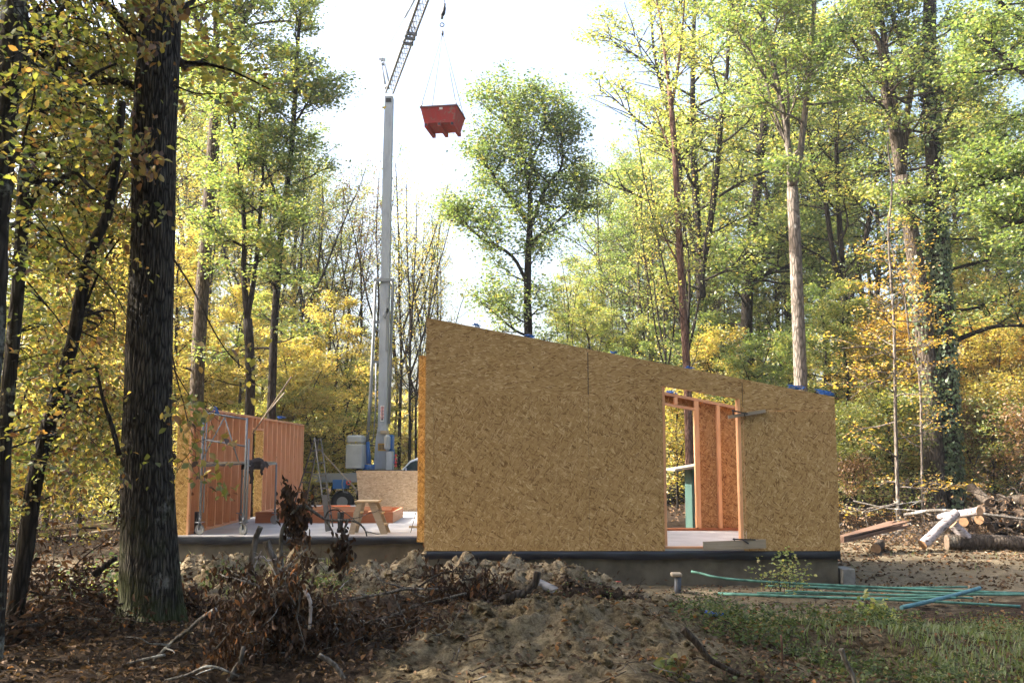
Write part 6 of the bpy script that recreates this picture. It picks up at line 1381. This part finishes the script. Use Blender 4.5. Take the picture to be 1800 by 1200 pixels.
def grass():
    rs = np.random.RandomState(29); V = []; 
    def zone(n, x0, x1, y0, y1, dens, h0, h1):
        x = rs.uniform(x0, x1, n); y = rs.uniform(y0, y1, n); k = rs.rand(n) < dens(x, y); return x[k], y[k], rs.uniform(h0, h1, k.sum())
    zs = [zone(22000, 1.6, 7.5, 7.5, 12.4, lambda x, y: np.clip((fbm(x * 1.1 + 5, y * 1.1, 3) * 1.6 + .25) * sst(2.0, 3.6, x) + .7 * gauss(x, y, 4.9, 11.2, 1.3, .8), 0, 1), .04, .14),
          zone(2600, -5, -1.5, 11.8, 14.5, lambda x, y: np.clip(fbm(x * 1.6, y * 1.6, 3) * 1.5 - .15, 0, 1), .05, .14), zone(1500, 5.5, 14, 17, 21, lambda x, y: np.clip(fbm(x * 1.1, y * 1.1, 3) * 1.5 - .3, 0, 1), .06, .16)]
    x, y, h = (np.concatenate([z[i] for z in zs]) for i in range(3)); n = len(x); z = terrain(x, y) - .01
    a = rs.uniform(0, 6.28, n); lean = rs.uniform(.2, 1.1, n) * h; w = rs.uniform(.004, .008, n); dx, dy = np.cos(a), np.sin(a); bx, by = -dy * w, dx * w
    mid = np.stack([x + dx * lean * .3, y + dy * lean * .3, z + h * .6], 1); tip = np.stack([x + dx * lean, y + dy * lean, z + h], 1); base = np.stack([x, y, z], 1); off = np.stack([bx, by, 0 * bx], 1)
    V = np.stack([base - off, base + off, mid + off * .8, tip, mid - off * .8], 1)
    me = raw_mesh('grass', V, 5, [(0,1,2,4), (4,2,3)], M['grass'], np.clip(rs.beta(2, 2.5, n), 0, 1)); link('grass', me, None, 'thin tufts of grass growing on the bank and beside the house', 'grass', None, 'stuff')
    # low weeds and bramble leaves on the bank
    def weeds(n, cx, cy, sx, sy, h, th):
        x = rs.normal(cx, sx, n); y = rs.normal(cy, sy, n); k = fbm(x * 1.3 + 11, y * 1.3, 3) > th; x, y = x[k], y[k]; return x, y, rs.rand(len(x)) ** 1.4 * h
    zs = [weeds(26000, 4.2, 9.6, 1.7, 1.1, .22, -.02), weeds(4500, 2.3, 9.6, .8, .9, .16, -.05), weeds(1600, -4.6, 13, 1, .8, .25, .05), weeds(2200, 4.4, 11.4, 1.5, .5, .14, .08)]
    x, y, h = (np.concatenate([z[i] for z in zs]) for i in range(3)); k = (y < 13.6) & ~((x < 1.5) & (y < 11)) & ~(gauss(x, y, 2.4, 11.4, .8, .6) > .45); x, y, h = x[k], y[k], h[k]; n = len(x)
    C = np.stack([x, y, terrain(x, y) + .02 + h], 1)
    link('bank_weeds', leaf_data('bank_weeds', C, rs.randn(n, 3) * np.array([1, 1, .4]), norm(rs.randn(n, 3) * .5 + np.array([0, 0, 1])), rs.uniform(.018, .05, n), np.clip(.5 + .5 * fbm(x * 2, y * 2, 2) + rs.randn(n) * .22, 0, 1), M['herb'], .6, 'six'), None, 'low weeds and bramble leaves covering the bank', 'weeds', None, 'stuff')
grass()
# ------------------------------------------------------------------ daylight
SUN = Vector((-.9, .05, .68)).normalized()
el = math.asin(SUN.z); az = math.atan2(SUN.x, SUN.y)     # azimuth from +Y towards +X
w = bpy.data.worlds.new('World'); scene.world = w; w.use_nodes = True
nt = w.node_tree; bg = nt.nodes['Background']; sky = nt.nodes.new('ShaderNodeTexSky'); sky.sky_type = 'NISHITA'; sky.sun_disc = False
sky.sun_elevation = el; sky.sun_rotation = az; sky.air_density = 1.0; sky.dust_density = 7.0; sky.ozone_density = 1.0; sky.altitude = 100
nt.links.new(sky.outputs[0], bg.inputs[0]); bg.inputs[1].default_value = .15
ld = bpy.data.lights.new('sun', 'SUN'); ld.energy = 5.0; ld.angle = R(.53); ld.color = (1, .94, .84)
lo = bpy.data.objects.new('sun', ld); COL.objects.link(lo); lo.rotation_euler = SUN.to_track_quat('Z', 'Y').to_euler()
vs = scene.view_settings; vs.view_transform = 'Standard'; vs.look = 'None'; vs.exposure = 2.1; vs.gamma = 1; vs.use_curve_mapping = False
cy = scene.cycles; cy.max_bounces = 7; cy.diffuse_bounces = 4; cy.glossy_bounces = 2; cy.transmission_bounces = 4; cy.transparent_max_bounces = 4
cy.use_denoising = True; cy.sample_clamp_indirect = 8; cy.use_adaptive_sampling = True; cy.adaptive_threshold = .02
cy.caustics_reflective = False; cy.caustics_refractive = False

# ------------------------------------------------------------------ thin haze among the trees
def haze():
    mb = MB(); mb.box(-70, 70, -30, 110, -3, 34); m = bpy.data.materials.new('haze'); m.use_nodes = True; t = m.node_tree; t.nodes.clear()
    o = t.nodes.new('ShaderNodeOutputMaterial'); v = t.nodes.new('ShaderNodeVolumePrincipled'); v.inputs['Color'].default_value = (.9, .92, .95, 1); v.inputs['Density'].default_value = .0006; v.inputs['Anisotropy'].default_value = .2
    t.links.new(v.outputs[0], o.inputs['Volume']); mb.build('haze', m, None, kind='stuff', label='thin bright haze between the trees', cat='haze')
haze()
cy.volume_bounces = 0; cy.volume_step_rate = 4; cy.volume_max_steps = 64
